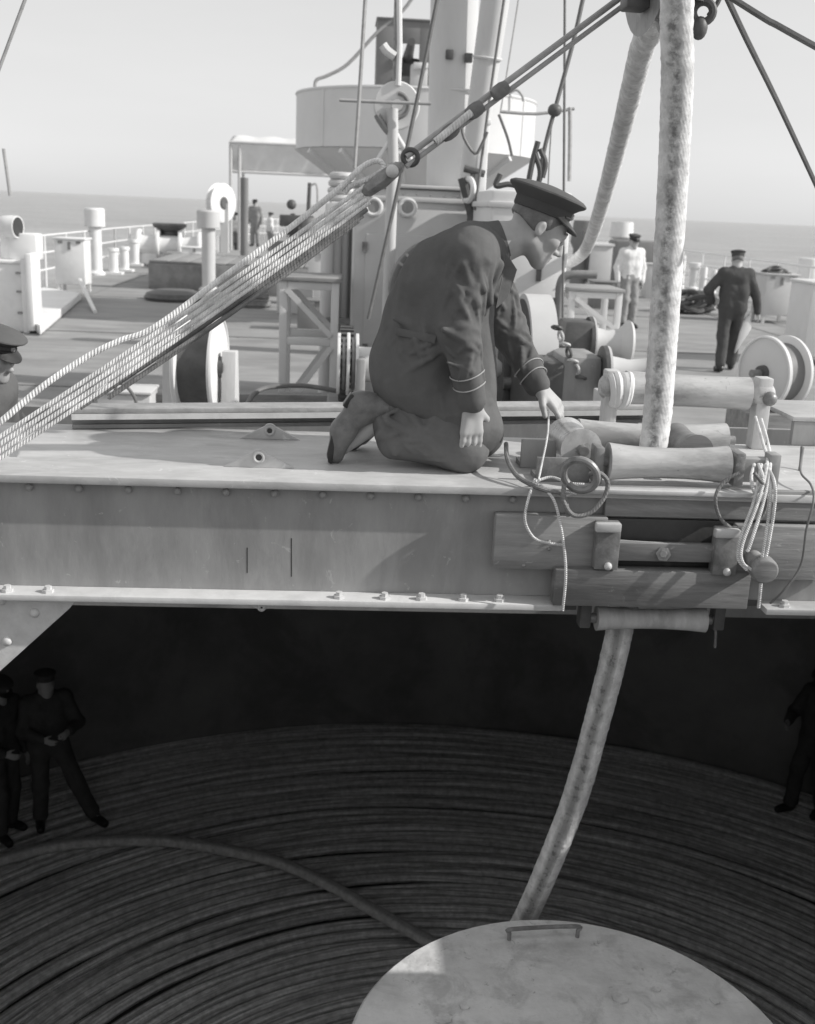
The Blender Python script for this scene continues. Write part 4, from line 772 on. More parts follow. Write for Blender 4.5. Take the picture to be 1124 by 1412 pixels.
mg = thing('spur_gear', P(470, 470, Y=8.9), 'dark toothed gear beside the left winch flanges', 'gear')
c = V((P(478, 480, Y=9.0).x, 9.0, 0.82)); tg = MB(); n_ = 36
tg.lathe(c-V((0.06, 0, 0)), c+V((0.06, 0, 0)), [(0, 0.30), (1, 0.30)], 36); tg.build('gear_body', M['dark'], mg)
for i in range(n_): a0 = 2*PI*i/n_; MB().box(c+V((0, 0.315*math.cos(a0), 0.315*math.sin(a0))), (0.11, 0.026, 0.04), R=Matrix.Rotation(a0-PI/2, 3, 'X')).build('tooth', M['dark'], mg)
MB().box((c.x, 9.0, 0.28), (0.3, 0.5, 0.56)).build('gear_stand', M['mach'], mg, bevel=0.02)
for i, (px, py, Y, r_, lb) in enumerate(((722, 470, 9.35, 0.05, 'upright steam pipe with elbow nearest the reaching arm'), (770, 430, 9.3, 0.035, 'upright steam pipe right of the winch gear guard'))):
    x = P(px, py, Y=Y).x; zt = P(px, py-40, Y=Y).z; o = MB().tube(smooth_path([V((x, Y, 0)), V((x, Y, zt*0.8)), V((x, Y, zt)), V((x+0.08, Y, zt+0.07)), V((x+0.3, Y, zt+0.08))], 6), r_, 12).build('steam_pipe', M['mach']); tag(o, lb, 'pipe')

# ------------------------------------------------------------------ far deck, left side
def vent_post(px, pyb, pyt, lb, m, r_stem, r_cap, capfrac=0.28):
    c = P(px, pyb, Z=0); top = P(px+ (pyb-pyt)*0.03, pyt, Y=c.y).z
    v_ = thing('vent_post', (c.x, c.y, 0), lb, 'ventilator', 'mushroom headed vent posts on deck'); zc = top*(1-capfrac)
    MB().cyl((c.x, c.y, 0), (c.x, c.y, zc+0.02), r_stem, n=24).build('stem', m, v_)
    MB().lathe((c.x, c.y, zc), (c.x, c.y, top), [(0, r_cap*0.93), (0.04, r_cap), (0.92, r_cap), (1, r_cap*0.9)], 28).build('head', m, v_)
    MB().lathe((c.x, c.y, 0), (c.x, c.y, 0.12), [(0, r_stem*1.5), (0.5, r_stem*1.5), (1, r_stem*1.05)], 24).build('base_flange', m, v_); return c
vent_post(133, 379, 287, 'bright white mushroom headed vent post at the left rail', M['white'], 0.16, 0.27)
vent_post(288, 402, 290, 'grey mushroom headed vent post left of centre behind the ropes', M['house'], 0.16, 0.27, 0.22)
vent_post(1109, 420, 356, 'pale mushroom headed vent post at the right edge behind the lockers', M['house_lt'], 0.24, 0.30, 0.5)
vent_post(955, 400, 362, 'low white vent post near the right rail beside the cable', M['white'], 0.13, 0.2, 0.2)
def railing(pts, h, lb, nrail=3, step=2.0, m='white', group=None):
    rl = thing('deck_railing', pts[0], lb, 'railing', group)
    for a, b in zip(pts[:-1], pts[1:]):
        L_ = (b-a).length; k = max(1, int(L_/step))
        for i in range(k+1): q = a.lerp(b, i/k); MB().cyl(q, q+V((0, 0, h)), 0.028, n=8).build('stanchion', M[m], rl)
        for j in range(nrail): z = h*(1-j*0.33); MB().tube([a+V((0, 0, z)), b+V((0, 0, z))], 0.020, 8).build('rail_bar', M[m], rl)
railing([V((-6.75, 14, 0)), V((-6.75, 34, 0)), V((-6.2, 50, 0)), V((-4.4, 64, 0)), V((-1, 74, 0))], 1.15, 'white open deck railing along the left side of the ship')
railing([V((11.2, 16, 0)), V((11.2, 44, 0)), V((9.5, 60, 0)), V((4, 74, 0))], 1.15, 'white open deck railing along the right side of the ship')
# locker on the left with brace
def locker(x, y, z0, w_, d, h, lb, m='white', name='deck_locker', legs=True, junk=False):
    l_ = thing(name, (x, y, z0), lb, 'locker'); zb_ = 0.18 if legs else 0.0
    MB().box((x, y, z0+zb_+(h-zb_)/2), (w_, d, h-zb_)).build('body', M[m], l_, bevel=0.015); MB().box((x, y, z0+h+0.02), (w_+0.06, d+0.06, 0.04)).build('lid', M[m], l_, bevel=0.01)
    if legs:
        for sx in (-1, 1):
            for sy in (-1, 1): MB().box((x+sx*(w_/2-0.05), y+sy*(d/2-0.05), z0+zb_/2), (0.06, 0.06, zb_)).build('leg', M[m], l_)
    MB().box((x, y-d/2-0.012, z0+h-0.12), (0.06, 0.025, 0.16)).build('hasp', M['iron'], l_)
    for sx in (-1, 1): MB().box((x+sx*w_*0.3, y-d/2-0.008, z0+h-0.05), (0.09, 0.016, 0.05)).build('hinge', M['iron'], l_)
    return l_
c = P(95, 408, Z=0); pl_z = 0.0
locker(c.x+0.05, c.y+0.3, 0.06, 0.62, 0.62, 1.10, 'white upright locker on legs near the left rail with a leaning bar')
line('leaning_bar', [P(110, 386, Y=c.y-0.2), P(131, 430, Z=0.02)], 0.04, M['white'], 'white bar leaning from the white locker to the deck', 'bar')
pf = MB(); q0 = P(60, 430, Z=0); o = MB().prism([P(56, 462, Z=0.02), P(112, 413, Z=0.02), P(60, 405, Z=0.02), P(10, 430, Z=0.02)], (0, 0, 0.14)).build('raised_plinth', M['white'], bevel=0.01); tag(o, 'low white wedge shaped plinth under the left lockers', 'plinth')
c = P(20, 458, Z=0); x0 = c.x; wv_ = thing('white_bin', (c.x, c.y, 0), 'large white ribbed bin at the left edge behind the officer', 'bin')
MB().box((x0-0.35, c.y+0.35, 0.52), (1.15, 0.7, 1.04)).build('body', M['white'], wv_, bevel=0.03); MB().box((x0-0.35, c.y+0.35, 1.06), (1.2, 0.75, 0.05)).build('lid', M['white'], wv_, bevel=0.015)
MB().box((x0+0.20, c.y-0.03, 0.55), (0.09, 0.06, 1.1)).build('edge_post', M['white'], wv_, bevel=0.01)
for z in (0.3, 0.62, 0.9): MB().box((x0+0.12, c.y-0.01, z), (0.10, 0.03, 0.03)).build('strap_hinge', M['iron'], wv_)
MB().box((x0+0.30, c.y+0.1, 0.62), (0.10, 0.5, 1.16)).build('end_panel', M['white'], wv_, bevel=0.02)
c2 = P(30, 352, Y=c.y+0.3); MB().box((c2.x+0.05, c.y+0.4, 1.28), (0.42, 0.4, 0.40)).build('upper_box', M['white'], wv_, bevel=0.03)
c3 = P(12, 315, Y=c.y+0.3); cw = thing('cowl_vent', (c3.x, c.y+0.35, 1.09), 'white cowl ventilator with a dark mouth at the left edge', 'ventilator')
MB().cyl((c3.x-0.02, c.y+0.35, 1.09), (c3.x-0.02, c.y+0.35, c3.z), 0.13, n=20).build('pipe', M['white'], cw); MB().lathe((c3.x-0.16, c.y+0.3, c3.z+0.03), (c3.x+0.17, c.y+0.2, c3.z+0.03), [(0, 0.10), (0.3, 0.16), (0.7, 0.17), (1, 0.165)], 24).build('cowl', M['white'], cw)
MB().lathe((c3.x+0.165, c.y+0.2, c3.z+0.03), (c3.x+0.176, c.y+0.197, c3.z+0.03), [(0, 0.145), (1, 0.145)], 24).build('mouth', M['black'], cw)
# capstan, bollards and cable winch far left
c = P(235, 366, Z=0); cp_ = thing('capstan_winch', (c.x, c.y, 0), 'pale mooring winch with a dark mushroom capstan on the left foredeck', 'capstan')
zt_ = P(235, 308, Y=c.y).z; 
MB().lathe((c.x, c.y, zt_-0.85), (c.x, c.y, zt_), [(0, 0.42), (0.1, 0.40), (0.3, 0.26), (0.7, 0.26), (0.85, 0.5), (0.95, 0.55), (1, 0.5)], 28).build('capstan_head', M['dark'], cp_)
MB().box((c.x+0.2, c.y+0.1, 0.3), (2.2, 1.3, 0.6)).build('bed', M['white'], cp_, bevel=0.08); MB().cyl((c.x-1.0, c.y-0.3, 0.6), (c.x+1.0, c.y-0.3, 0.6), 0.34, n=24).build('drum', M['house_lt'], cp_)
for k in (-0.9, -0.3, 0.4, 1.0): MB().lathe((c.x+k-0.05, c.y-0.3, 0.62), (c.x+k+0.05, c.y-0.3, 0.62), [(0, 0.5), (1, 0.5)], 24).build('flange', M['white'], cp_, bevel=0.015)
for k in (1.25, 1.55): MB().cyl((c.x+k, c.y-0.2, 0), (c.x+k, c.y-0.2, 1.0), 0.09, n=12).build('lever_post', M['white'], cp_)
for i, (x, y, h_, r_) in enumerate(((157, 378, 36, .13), (172, 374, 34, .13), (186, 366, 36, .14))):
    c = P(x, y, Z=0); zt_ = P(x, y-h_, Y=c.y).z; b_ = thing('mooring_bollard', (c.x, c.y, 0), ('short white bollard nearest the white vent post', 'short white bollard, middle one of three by the left rail', 'short white bollard nearest the mooring winch')[i], 'bollard', 'white bollards by the left rail')
    MB().lathe((c.x, c.y, 0), (c.x, c.y, zt_), [(0, r_*1.3), (0.06, r_*1.3), (0.1, r_), (0.85, r_), (0.88, r_*1.25), (1, r_*1.15)], 20).build('post', M['white'], b_); MB().box((c.x, c.y, 0.03), (0.5, 0.4, 0.06)).build('base', M['white'], b_)
c0, c1 = P(205, 398, Z=0), P(380, 398, Z=0); hc = thing('low_hatch', ((c0.x+c1.x)/2, c0.y, 0), 'low dark sided hatch with pale cover boards on the foredeck', 'hatch')
w_ = c1.x-c0.x+1.2; xm = c0.x+w_/2; MB().box((xm, c0.y+2.2, 0.30), (w_, 4.4, 0.60)).build('coaming', M['mach'], hc, bevel=0.02)
for k in range(9): MB().box((c0.x+w_*(k+0.5)/9, c0.y+2.2, 0.63), (w_/9-0.03, 4.3, 0.05)).build('cover_board', M['wood'], hc, bevel=0.01)
c = P(240, 415, Z=0); o = MB().lathe((c.x, c.y+0.2, 0), (c.x, c.y+0.2, 0.22), [(0, 0.62), (0.3, 0.66), (0.7, 0.6), (1, 0.4)], 24).build('rope_heap', M['dark']); tag(o, 'dark heap of rope on deck before the low hatch', 'rope heap')
# awning
A0 = P(316, 195, Y=40); aw = thing('canvas_awning', (A0.x+3, 41, 0), 'grey canvas awning on posts over the far deck left of the gun tub', 'awning')
A1 = P(475, 195, Y=40); zt_ = A0.z; zb_ = P(316, 236, Y=40).z
cv = MB(); nx, ny = 24, 8
for j in range(ny+1):
    for i in range(nx+1):
        u_, v_ = i/nx, j/ny; cv.v.append(V((A0.x+(A1.x-A0.x)*u_, 40+5*v_, zt_-0.02+0.35*math.sin(PI*v_)+0.03*math.sin(u_*23)*math.sin(PI*v_))))
for j in range(ny):
    for i in range(nx): k = j*(nx+1)+i; cv.f.append((k, k+1, k+nx+2, k+nx+1))
o_ = cv.build('roof_canvas', M['canvas'], aw, fix=False); sm = o_.modifiers.new('thick', 'SOLIDIFY'); sm.thickness = 0.012
for y_, zz in ((40, zt_-0.02), (45, zt_-0.02)): MB().tube([V((A0.x, y_, zz)), V((A1.x, y_, zz))], 0.05, 8).build('ridge_pole', M['house'], aw)
va = MB(); nx, ny = 40, 10
for j in range(ny+1):
    for i in range(nx+1):
        u_, v_ = i/nx, j/ny; va.v.append(V((A0.x+(A1.x-A0.x)*u_, 39.97+0.25*v_+0.05*math.sin(u_*31+v_*5)*v_*(1-0.3*v_), zt_+(zb_-zt_)*v_)))
for j in range(ny):
    for i in range(nx): k = j*(nx+1)+i; va.f.append((k, k+nx+1, k+nx+2, k+1))
va = va.build('side_curtain', M['canvas'], aw, fix=False); sm = va.modifiers.new('thick', 'SOLIDIFY'); sm.thickness = 0.012
MB().tube([V((A0.x, 40.2, zb_)), V((A1.x, 40.2, zb_))], 0.05, 8).build('lower_pole', M['tub'], aw)
for x in (A0.x+0.05, A0.x+0.35, A1.x-0.4): MB().cyl((x, 40.05, 0), (x, 40.05, zt_-0.05), 0.06, n=10).build('post', M['house'], aw)
for x in (A0.x+0.05, A1.x-0.4): MB().cyl((x, 45, 0), (x, 45, zt_), 0.06, n=10).build('post', M['house'], aw)
# big wheel under the awning corner
c = P(305, 280, Y=36); bwz = thing('bow_sheave', (c.x, 36, 0), 'large pale wheel standing by the awning corner post', 'wheel')
ax = V((math.cos(rad(-35)), math.sin(rad(-35)), 0)); MB().lathe(c-ax*0.12, c+ax*0.12, [(0, 0.55), (0.1, 0.60), (0.4, 0.48), (0.6, 0.48), (0.9, 0.60), (1, 0.55)], 36).build('wheel', M['white'], bwz)
MB().lathe(c+ax*0.121, c+ax*0.16, [(0, 0.2), (1, 0.16)], 20).build('hub', M['dark'], bwz); MB().box((c.x+0.1, 36.1, c.z/2), (0.25, 0.3, c.z)).build('stand', M['house'], bwz)
# platform of boards near the figure, tall dark post
c0 = P(330, 352, Z=0.5); o = MB().box((c0.x, c0.y+2, 0.33), (4.6, 4, 0.3)).build('board_platform', M['wood']); tag(o, 'low pale boarded platform under the awning', 'platform')
o = MB().box((c0.x, c0.y+2, 0.09), (4.2, 3.6, 0.18)).build('platform_base', M['dark']); tag(o, 'dark base under the low boarded platform', 'base')
c = P(337, 300, Y=34); o = MB().cyl((c.x, 34, 0), (c.x, 34, P(335, 245, Y=34).z), 0.12, n=12).build('dark_post', M['shield']); tag(o, 'dark post beside the large pale wheel', 'post')
# small light gun far off
c = P(425, 300, Y=30); lg = thing('light_gun', (c.x, 30, 0), 'small dark anti aircraft gun pointing up far behind the ropes', 'gun')
MB().lathe((c.x, 30, 0), (c.x, 30, c.z), [(0, 0.4), (0.5, 0.26), (1, 0.2)], 16).build('pedestal', M['shield'], lg); MB().cyl(c, P(427, 252, Y=30), 0.06, 0.05, n=10).build('barrel', M['dark'], lg); MB().box(c+V((-0.3, 0, -0.1)), (0.9, 0.3, 0.3)).build('cradle', M['dark'], lg, bevel=0.03)
MB().tube(smooth_path(PY([(428, 256, 30), (436, 254, 30), (438, 270, 30), (437, 292, 30)]), 4), 0.03, 6).build('hand_rail', M['wire_l'], lg); MB().sphere(P(402, 282, Y=30), 0.13, 10, 8).build('sight', M['dark'], lg)
c = P(398, 300, Y=30.5); o = MB().box((c.x, 30.6, 0.55), (0.9, 0.6, 1.1)).build('ammunition_locker', M['shield'], bevel=0.03); tag(o, 'dark locker beside the small anti aircraft gun', 'locker')
c = P(472, 255, Y=16); rh = thing('hawser_coil', (c.x, 16, 0), 'stacked rope coil on a stand left of the mast house top', 'rope coil')
for k in range(4): MB().torus((c.x, 16, c.z-0.18+k*0.10), (0, 0, 1), 0.17-0.01*k, 0.05, 24, 8).build('rope_turn', M['house'], rh)
MB().box((c.x, 16, (c.z-0.25)/2), (0.45, 0.4, c.z-0.25)).build('stand', M['house'], rh, bevel=0.02)
# ------------------------------------------------------------------ far deck, right side
c = P(1072, 447, Z=0); l1 = locker(c.x, c.y+0.4, 0, 0.70, 0.7, P(1072, 380, Y=c.y).z, 'pale grey locker with a dark heap on top, right of the walking man', 'house')
jk = MB(); zt_ = P(1072, 380, Y=c.y).z+0.05
for k in range(9): jk.torus((c.x+random.uniform(-0.18, 0.18), c.y+0.4+random.uniform(-0.15, 0.15), zt_+random.uniform(0.0, 0.07)), (random.uniform(-.5, .5), random.uniform(-.5, .5), 1), 0.14, 0.035, 16, 6)
o = jk.build('rope_heap', M['dark']); tag(o, 'dark tangled rope heap lying on top of the pale grey locker', 'rope heap')
c = P(1112, 505, Z=0); locker(c.x+0.42, c.y+0.45, 0, 0.95, 0.85, P(1112, 392, Y=c.y).z, 'large pale locker cut by the right edge of the picture', 'house_lt')
c = P(820, 405, Z=0); bv = thing('box_vent', (c.x, c.y, 0), 'square grey vent trunk left of the man in the white jacket', 'ventilator'); zt_ = P(820, 338, Y=c.y).z
MB().box((c.x, c.y, zt_/2), (0.62, 0.8, zt_)).build('trunk', M['house'], bv, bevel=0.02); MB().box((c.x, c.y, zt_+0.03), (0.7, 0.88, 0.06)).build('lid', M['house_lt'], bv); MB().box((c.x-0.335, c.y-0.1, zt_*0.55), (0.03, 0.5, zt_*0.6)).build('louvre', M['dark'], bv)
for i, (x, yb, yt, r_) in enumerate(((938, 398, 352, .09), (968, 402, 368, .1), (982, 404, 372, .09))):
    c = P(x, yb, Z=0); b_ = MB().lathe((c.x, c.y, 0), (c.x, c.y, P(x, yt, Y=c.y).z), [(0, r_*1.3), (0.08, r_*1.3), (0.1, r_), (0.9, r_), (1, r_*0.8)], 14).build('white_post', M['white']); tag(b_, ('slim white post just right of the cable on the far deck', 'white post, middle of three near the right rail', 'white post farthest right of three near the walking man')[i], 'post')
c = P(955, 432, Z=0); hp = MB()
for k in range(14): hp.torus((c.x+random.uniform(-0.5, 0.5), c.y+random.uniform(-0.3, 0.3), 0.07+random.uniform(0, 0.3)), (random.uniform(-.6, .6), random.uniform(-.6, .6), 1), random.uniform(0.2, 0.35), 0.055, 18, 6)
o = hp.build('rope_heap', M['dark']); tag(o, 'dark heap of coiled rope on deck left of the walking man', 'rope heap')
c = P(880, 330, Z=0.0) if False else P(880, 345, Y=36); o = MB().box((c.x, 36, 0.7), (1.8, 1, 1.4)).build('winch_block', M['shield'], bevel=0.1); tag(o, 'dark low machinery far behind the man in the white jacket', 'machinery')
c = P(858, 312, Y=37); o = MB().lathe((c.x, 37, 0), (c.x, 37, P(858, 306, Y=37).z), [(0, 0.25), (0.7, 0.22), (0.75, 0.4), (1, 0.36)], 18).build('white_drum', M['white']); tag(o, 'white drum top seen above the white jacketed man', 'drum')
c = P(800, 300, Y=30); o = MB().lathe((c.x+0.35, 31, 0), (c.x+0.35, 31, P(828, 305, Y=31).z), [(0, 0.3), (0.6, 0.26), (0.7, 0.36), (1, 0.3)], 16).build('dark_bollard', M['shield']); tag(o, 'dark bollard seen just right of the leaning cable', 'bollard')

# ------------------------------------------------------------------ people: smooth blended surfaces meshed by surface nets
class SDF:
    def __init__(s): s.pr = []
    def cap(s, a, b, ra, rb=None, k=0.02): s.pr.append(('c', np.array(a, float), np.array(b, float), ra, ra if rb is None else rb, k)); return s
    def ell(s, c, r, B, k=0.02, sub=False): s.pr.append(('s' if sub else 'e', np.array(c, float), np.array(r, float), np.array(B, float), None, k)); return s
    def cut(s, p, n): s.pr.append(('h', np.array(p, float), np.array(n, float), None, None, 0.006)); return s      # removes the side n points to
    def mesh(s, h, jitter=0.0, seed=0, freq=14):
        lo = np.min([np.minimum(p[1], p[2])-max(p[3], p[4]) if p[0] == 'c' else p[1]-p[2].max() for p in s.pr if p[0] in 'ce'], axis=0)-4*h-0.015
        hi = np.max([np.maximum(p[1], p[2])+max(p[3], p[4]) if p[0] == 'c' else p[1]+p[2].max() for p in s.pr if p[0] in 'ce'], axis=0)+4*h+0.015
        dim = np.ceil((hi-lo)/h).astype(int)+1; Fd = np.full(dim, 0.2, np.float32)
        axs = [lo[i]+h*np.arange(dim[i]) for i in range(3)]
        for p in s.pr:
            k = p[5]; mg = 0.03+k+2*h
            if p[0] == 'c': r_ = max(p[3], p[4]); b0 = np.minimum(p[1], p[2])-r_-mg; b1 = np.maximum(p[1], p[2])+r_+mg
            elif p[0] == 'h': b0, b1 = lo, hi
            else: b0 = p[1]-p[2].max()-mg; b1 = p[1]+p[2].max()+mg
            i0 = np.maximum(((b0-lo)/h).astype(int), 0); i1 = np.minimum(((b1-lo)/h).astype(int)+2, dim)
            if np.any(i1 <= i0): continue
            sl = tuple(slice(i0[i], i1[i]) for i in range(3))
            X = axs[0][sl[0]][:, None, None]; Y = axs[1][sl[1]][None, :, None]; Z = axs[2][sl[2]][None, None, :]
            if p[0] == 'c':
                a, b = p[1], p[2]; d = b-a; dd = max(d@d, 1e-12)
                t = np.clip(((X-a[0])*d[0]+(Y-a[1])*d[1]+(Z-a[2])*d[2])/dd, 0, 1)
                D = np.sqrt((X-a[0]-t*d[0])**2+(Y-a[1]-t*d[1])**2+(Z-a[2]-t*d[2])**2)-(p[3]+t*(p[4]-p[3]))
            elif p[0] == 'h':
                D = (X-p[1][0])*p[2][0]+(Y-p[1][1])*p[2][1]+(Z-p[1][2])*p[2][2]
                Fd[sl] = np.maximum(Fd[sl], D); continue
            else:
                c, r_, B = p[1], p[2], p[3]; q = []
                for i in range(3): q.append(((X-c[0])*B[i][0]+(Y-c[1])*B[i][1]+(Z-c[2])*B[i][2]))
                k0 = np.sqrt(sum((q[i]/r_[i])**2 for i in range(3))); k1 = np.sqrt(sum((q[i]/r_[i]**2)**2 for i in range(3)))+1e-9
                D = k0*(k0-1)/k1
            A = Fd[sl]
            if p[0] == 's':
                D = -D; hh = np.clip(0.5-0.5*(A-D)/k, 0, 1); hh = np.maximum(k-np.abs(A-D), 0)/k; Fd[sl] = np.maximum(A, D)+hh*hh*k*0.25
            else:
                hh = np.maximum(k-np.abs(A-D), 0)/k; Fd[sl] = np.minimum(A, D)-hh*hh*k*0.25
        if jitter:
            rg = np.random.default_rng(seed); X, Y, Z = np.meshgrid(*axs, indexing='ij'); ns = 0
            for _ in range(7):
                w_ = rg.normal(size=3)*freq; ns = ns+np.sin(X*w_[0]+Y*w_[1]+Z*w_[2]+rg.uniform(0, 6.28)+1.5*np.sin(X*w_[1]*0.7+Z*w_[0]*0.6))
            Fd += (jitter*ns/3).astype(np.float32)
        return surface_nets(Fd, lo, h)
def surface_nets(Fd, lo, h):
    S = Fd < 0; nx, ny, nz = [d-1 for d in Fd.shape]
    cs = np.zeros((nx, ny, nz, 3), np.float32); ct = np.zeros((nx, ny, nz), np.float32)
    cor = [(i, j, k) for i in (0, 1) for j in (0, 1) for k in (0, 1)]
    def sub(o): return (slice(o[0], o[0]+nx), slice(o[1], o[1]+ny), slice(o[2], o[2]+nz))
    for a in range(3):
        for o in cor:
            if o[a]: continue
            o2 = list(o); o2[a] = 1; A, B = Fd[sub(o)], Fd[sub(o2)]; m = (A < 0) != (B < 0)
            t = np.where(m, A/np.where(m, A-B, 1), 0)
            ct += m
            for q in range(3): cs[..., q] += m*(o[q]+(t if q == a else 0))
    act = ct > 0; idx = -np.ones(ct.shape, np.int64); idx[act] = np.arange(act.sum())
    ijk = np.argwhere(act); v = lo+h*(ijk+cs[act]/ct[act][:, None]); faces = []
    for a in range(3):
        b, c = (a+1) % 3, (a+2) % 3
        n_ = list(Fd.shape); n_[a] -= 1
        s0 = [slice(None)]*3; s1 = [slice(None)]*3; s0[a] = slice(0, -1); s1[a] = slice(1, None)
        A, B = S[tuple(s0)], S[tuple(s1)]; m = A != B
        e = np.argwhere(m); e = e[(e[:, b] > 0) & (e[:, c] > 0) & (e[:, b] < Fd.shape[b]-1) & (e[:, c] < Fd.shape[c]-1)]
        fl = A[tuple(e.T)]
        def g(db, dc): q = e.copy(); q[:, b] -= db; q[:, c] -= dc; return idx[tuple(q.T)]
        f = np.stack([g(1, 1), g(0, 1), g(0, 0), g(1, 0)], 1); f[~fl] = f[~fl][:, ::-1]; faces.append(f)
    return v, np.concatenate(faces)
def sdf_obj(sd, name, m, parent, h, jitter=0.0, seed=0, freq=14, relax=2):
    v, f = sd.mesh(h, jitter, seed, freq)
    for _ in range(relax):                              # a little smoothing of the net
        acc = np.zeros_like(v); n_ = np.zeros(len(v))
        for i in range(4): np.add.at(acc, f[:, i], v[f[:, (i+1) % 4]]+v[f[:, i-1]]); np.add.at(n_, f[:, i], 2)
        v = 0.6*v+0.4*acc/np.maximum(n_, 1)[:, None]
    me = bpy.data.meshes.new(name); me.vertices.add(len(v)); me.vertices.foreach_set('co', v.astype(np.float32).ravel())
    me.loops.add(f.size); me.loops.foreach_set('vertex_index', f.ravel().astype(np.int32)); me.polygons.add(len(f))
    me.polygons.foreach_set('loop_start', np.arange(0, f.size, 4, dtype=np.int32)); me.update(calc_edges=True); me.validate(); me.shade_smooth()
    me.materials.append(m); o_ = bpy.data.objects.new(name, me); COL.objects.link(o_); adopt(o_, parent); return o_

def hand(sd, w, d, n, t, curl, L_=0.09, thumb=1, spread=0.012, s=1.0, k=0.008):
    """palm from the wrist w along d, back of the hand facing n, thumb side +t; five fingers that bend"""
    w, d, n, t = [V(q) for q in (w, d, n, t)]; d.normalize(); n = (n-d*n.dot(d)).normalized(); t = (t-d*t.dot(d)-n*t.dot(n)).normalized()
    sd.cap(w-d*0.02, w+d*0.02, 0.027*s, 0.026*s, 0.02)
    for o_ in (-0.028, -0.010, 0.010, 0.026): sd.cap(w+d*0.015+t*o_*0.6*s, w+d*L_*s+t*o_*s, 0.0155*s, 0.0125*s, 0.014)
    for i, (o_, l_) in enumerate(((0.029, 0.068), (0.0095, 0.078), (-0.0105, 0.072), (-0.029, 0.056))):
        p = w+d*L_*s+t*o_*s; dr = (d+t*(o_*spread*40)).normalized(); cc = curl*(1+0.12*i)
        for j, (fr, rr) in enumerate(((0.45, 0.0098), (0.30, 0.0088), (0.25, 0.0075))):
            ca = cc*(0.7+0.5*j); dr = (dr*math.cos(ca)-n*math.sin(ca)).normalized() if j or True else dr
            q = p+dr*l_*fr*s; sd.cap(p, q, rr*s, rr*0.92*s, 0.005); n2 = (n-dr*n.dot(dr))
            if n2.length > 1e-3: n = n2.normalized() if i < 0 else n
            p = q
    p = w+d*0.025*s+t*0.022*s; q = p+(d*0.7+t*0.75*thumb-n*0.25).normalized()*0.045*s; r_ = q+(d*0.9+t*0.25*thumb-n*0.45).normalized()*0.034*s
    sd.cap(p, q, 0.0145*s, 0.0115*s, 0.012); sd.cap(q, r_, 0.0105*s, 0.009*s, 0.005)

def creases(sd, a, b, ra, rb, n, rg, t0=0.0, t1=1.0, turn=1.6, size=0.010, k=0.010, face=None):
    """ridges of cloth running obliquely round a limb"""
    a, b = V(a), V(b); d = b-a; x, y, _ = frame(d)
    for i in range(n):
        ts = rg.uniform(t0, t1); te = min(0.98, max(0.02, ts+rg.uniform(0.18, 0.5)*rg.choice((-1, 1)))); ts = min(0.98, max(0.02, ts)); ph = rg.uniform(0, 2*PI)
        if face is not None: ph = math.atan2(V(face).dot(y), V(face).dot(x))+rg.uniform(-1.3, 1.3)
        dp = rg.uniform(0.25, turn*0.65)*rg.choice((-1, 1)); pv = None; sz = size*rg.uniform(0.6, 1.3)
        for j in range(6):
            t = ts+(te-ts)*j/5; q = ph+dp*(j/5-0.5); r_ = ra+(rb-ra)*min(1, max(0, t)); w_ = math.sin(PI*(j+0.5)/6)
            p = a+d*t+(x*math.cos(q)+y*math.sin(q))*(r_-sz*0.35); rr = sz*(0.35+0.65*w_)
            if pv is not None: sd.cap(pv[0], p, pv[1], rr, k)
            pv = (p, rr)

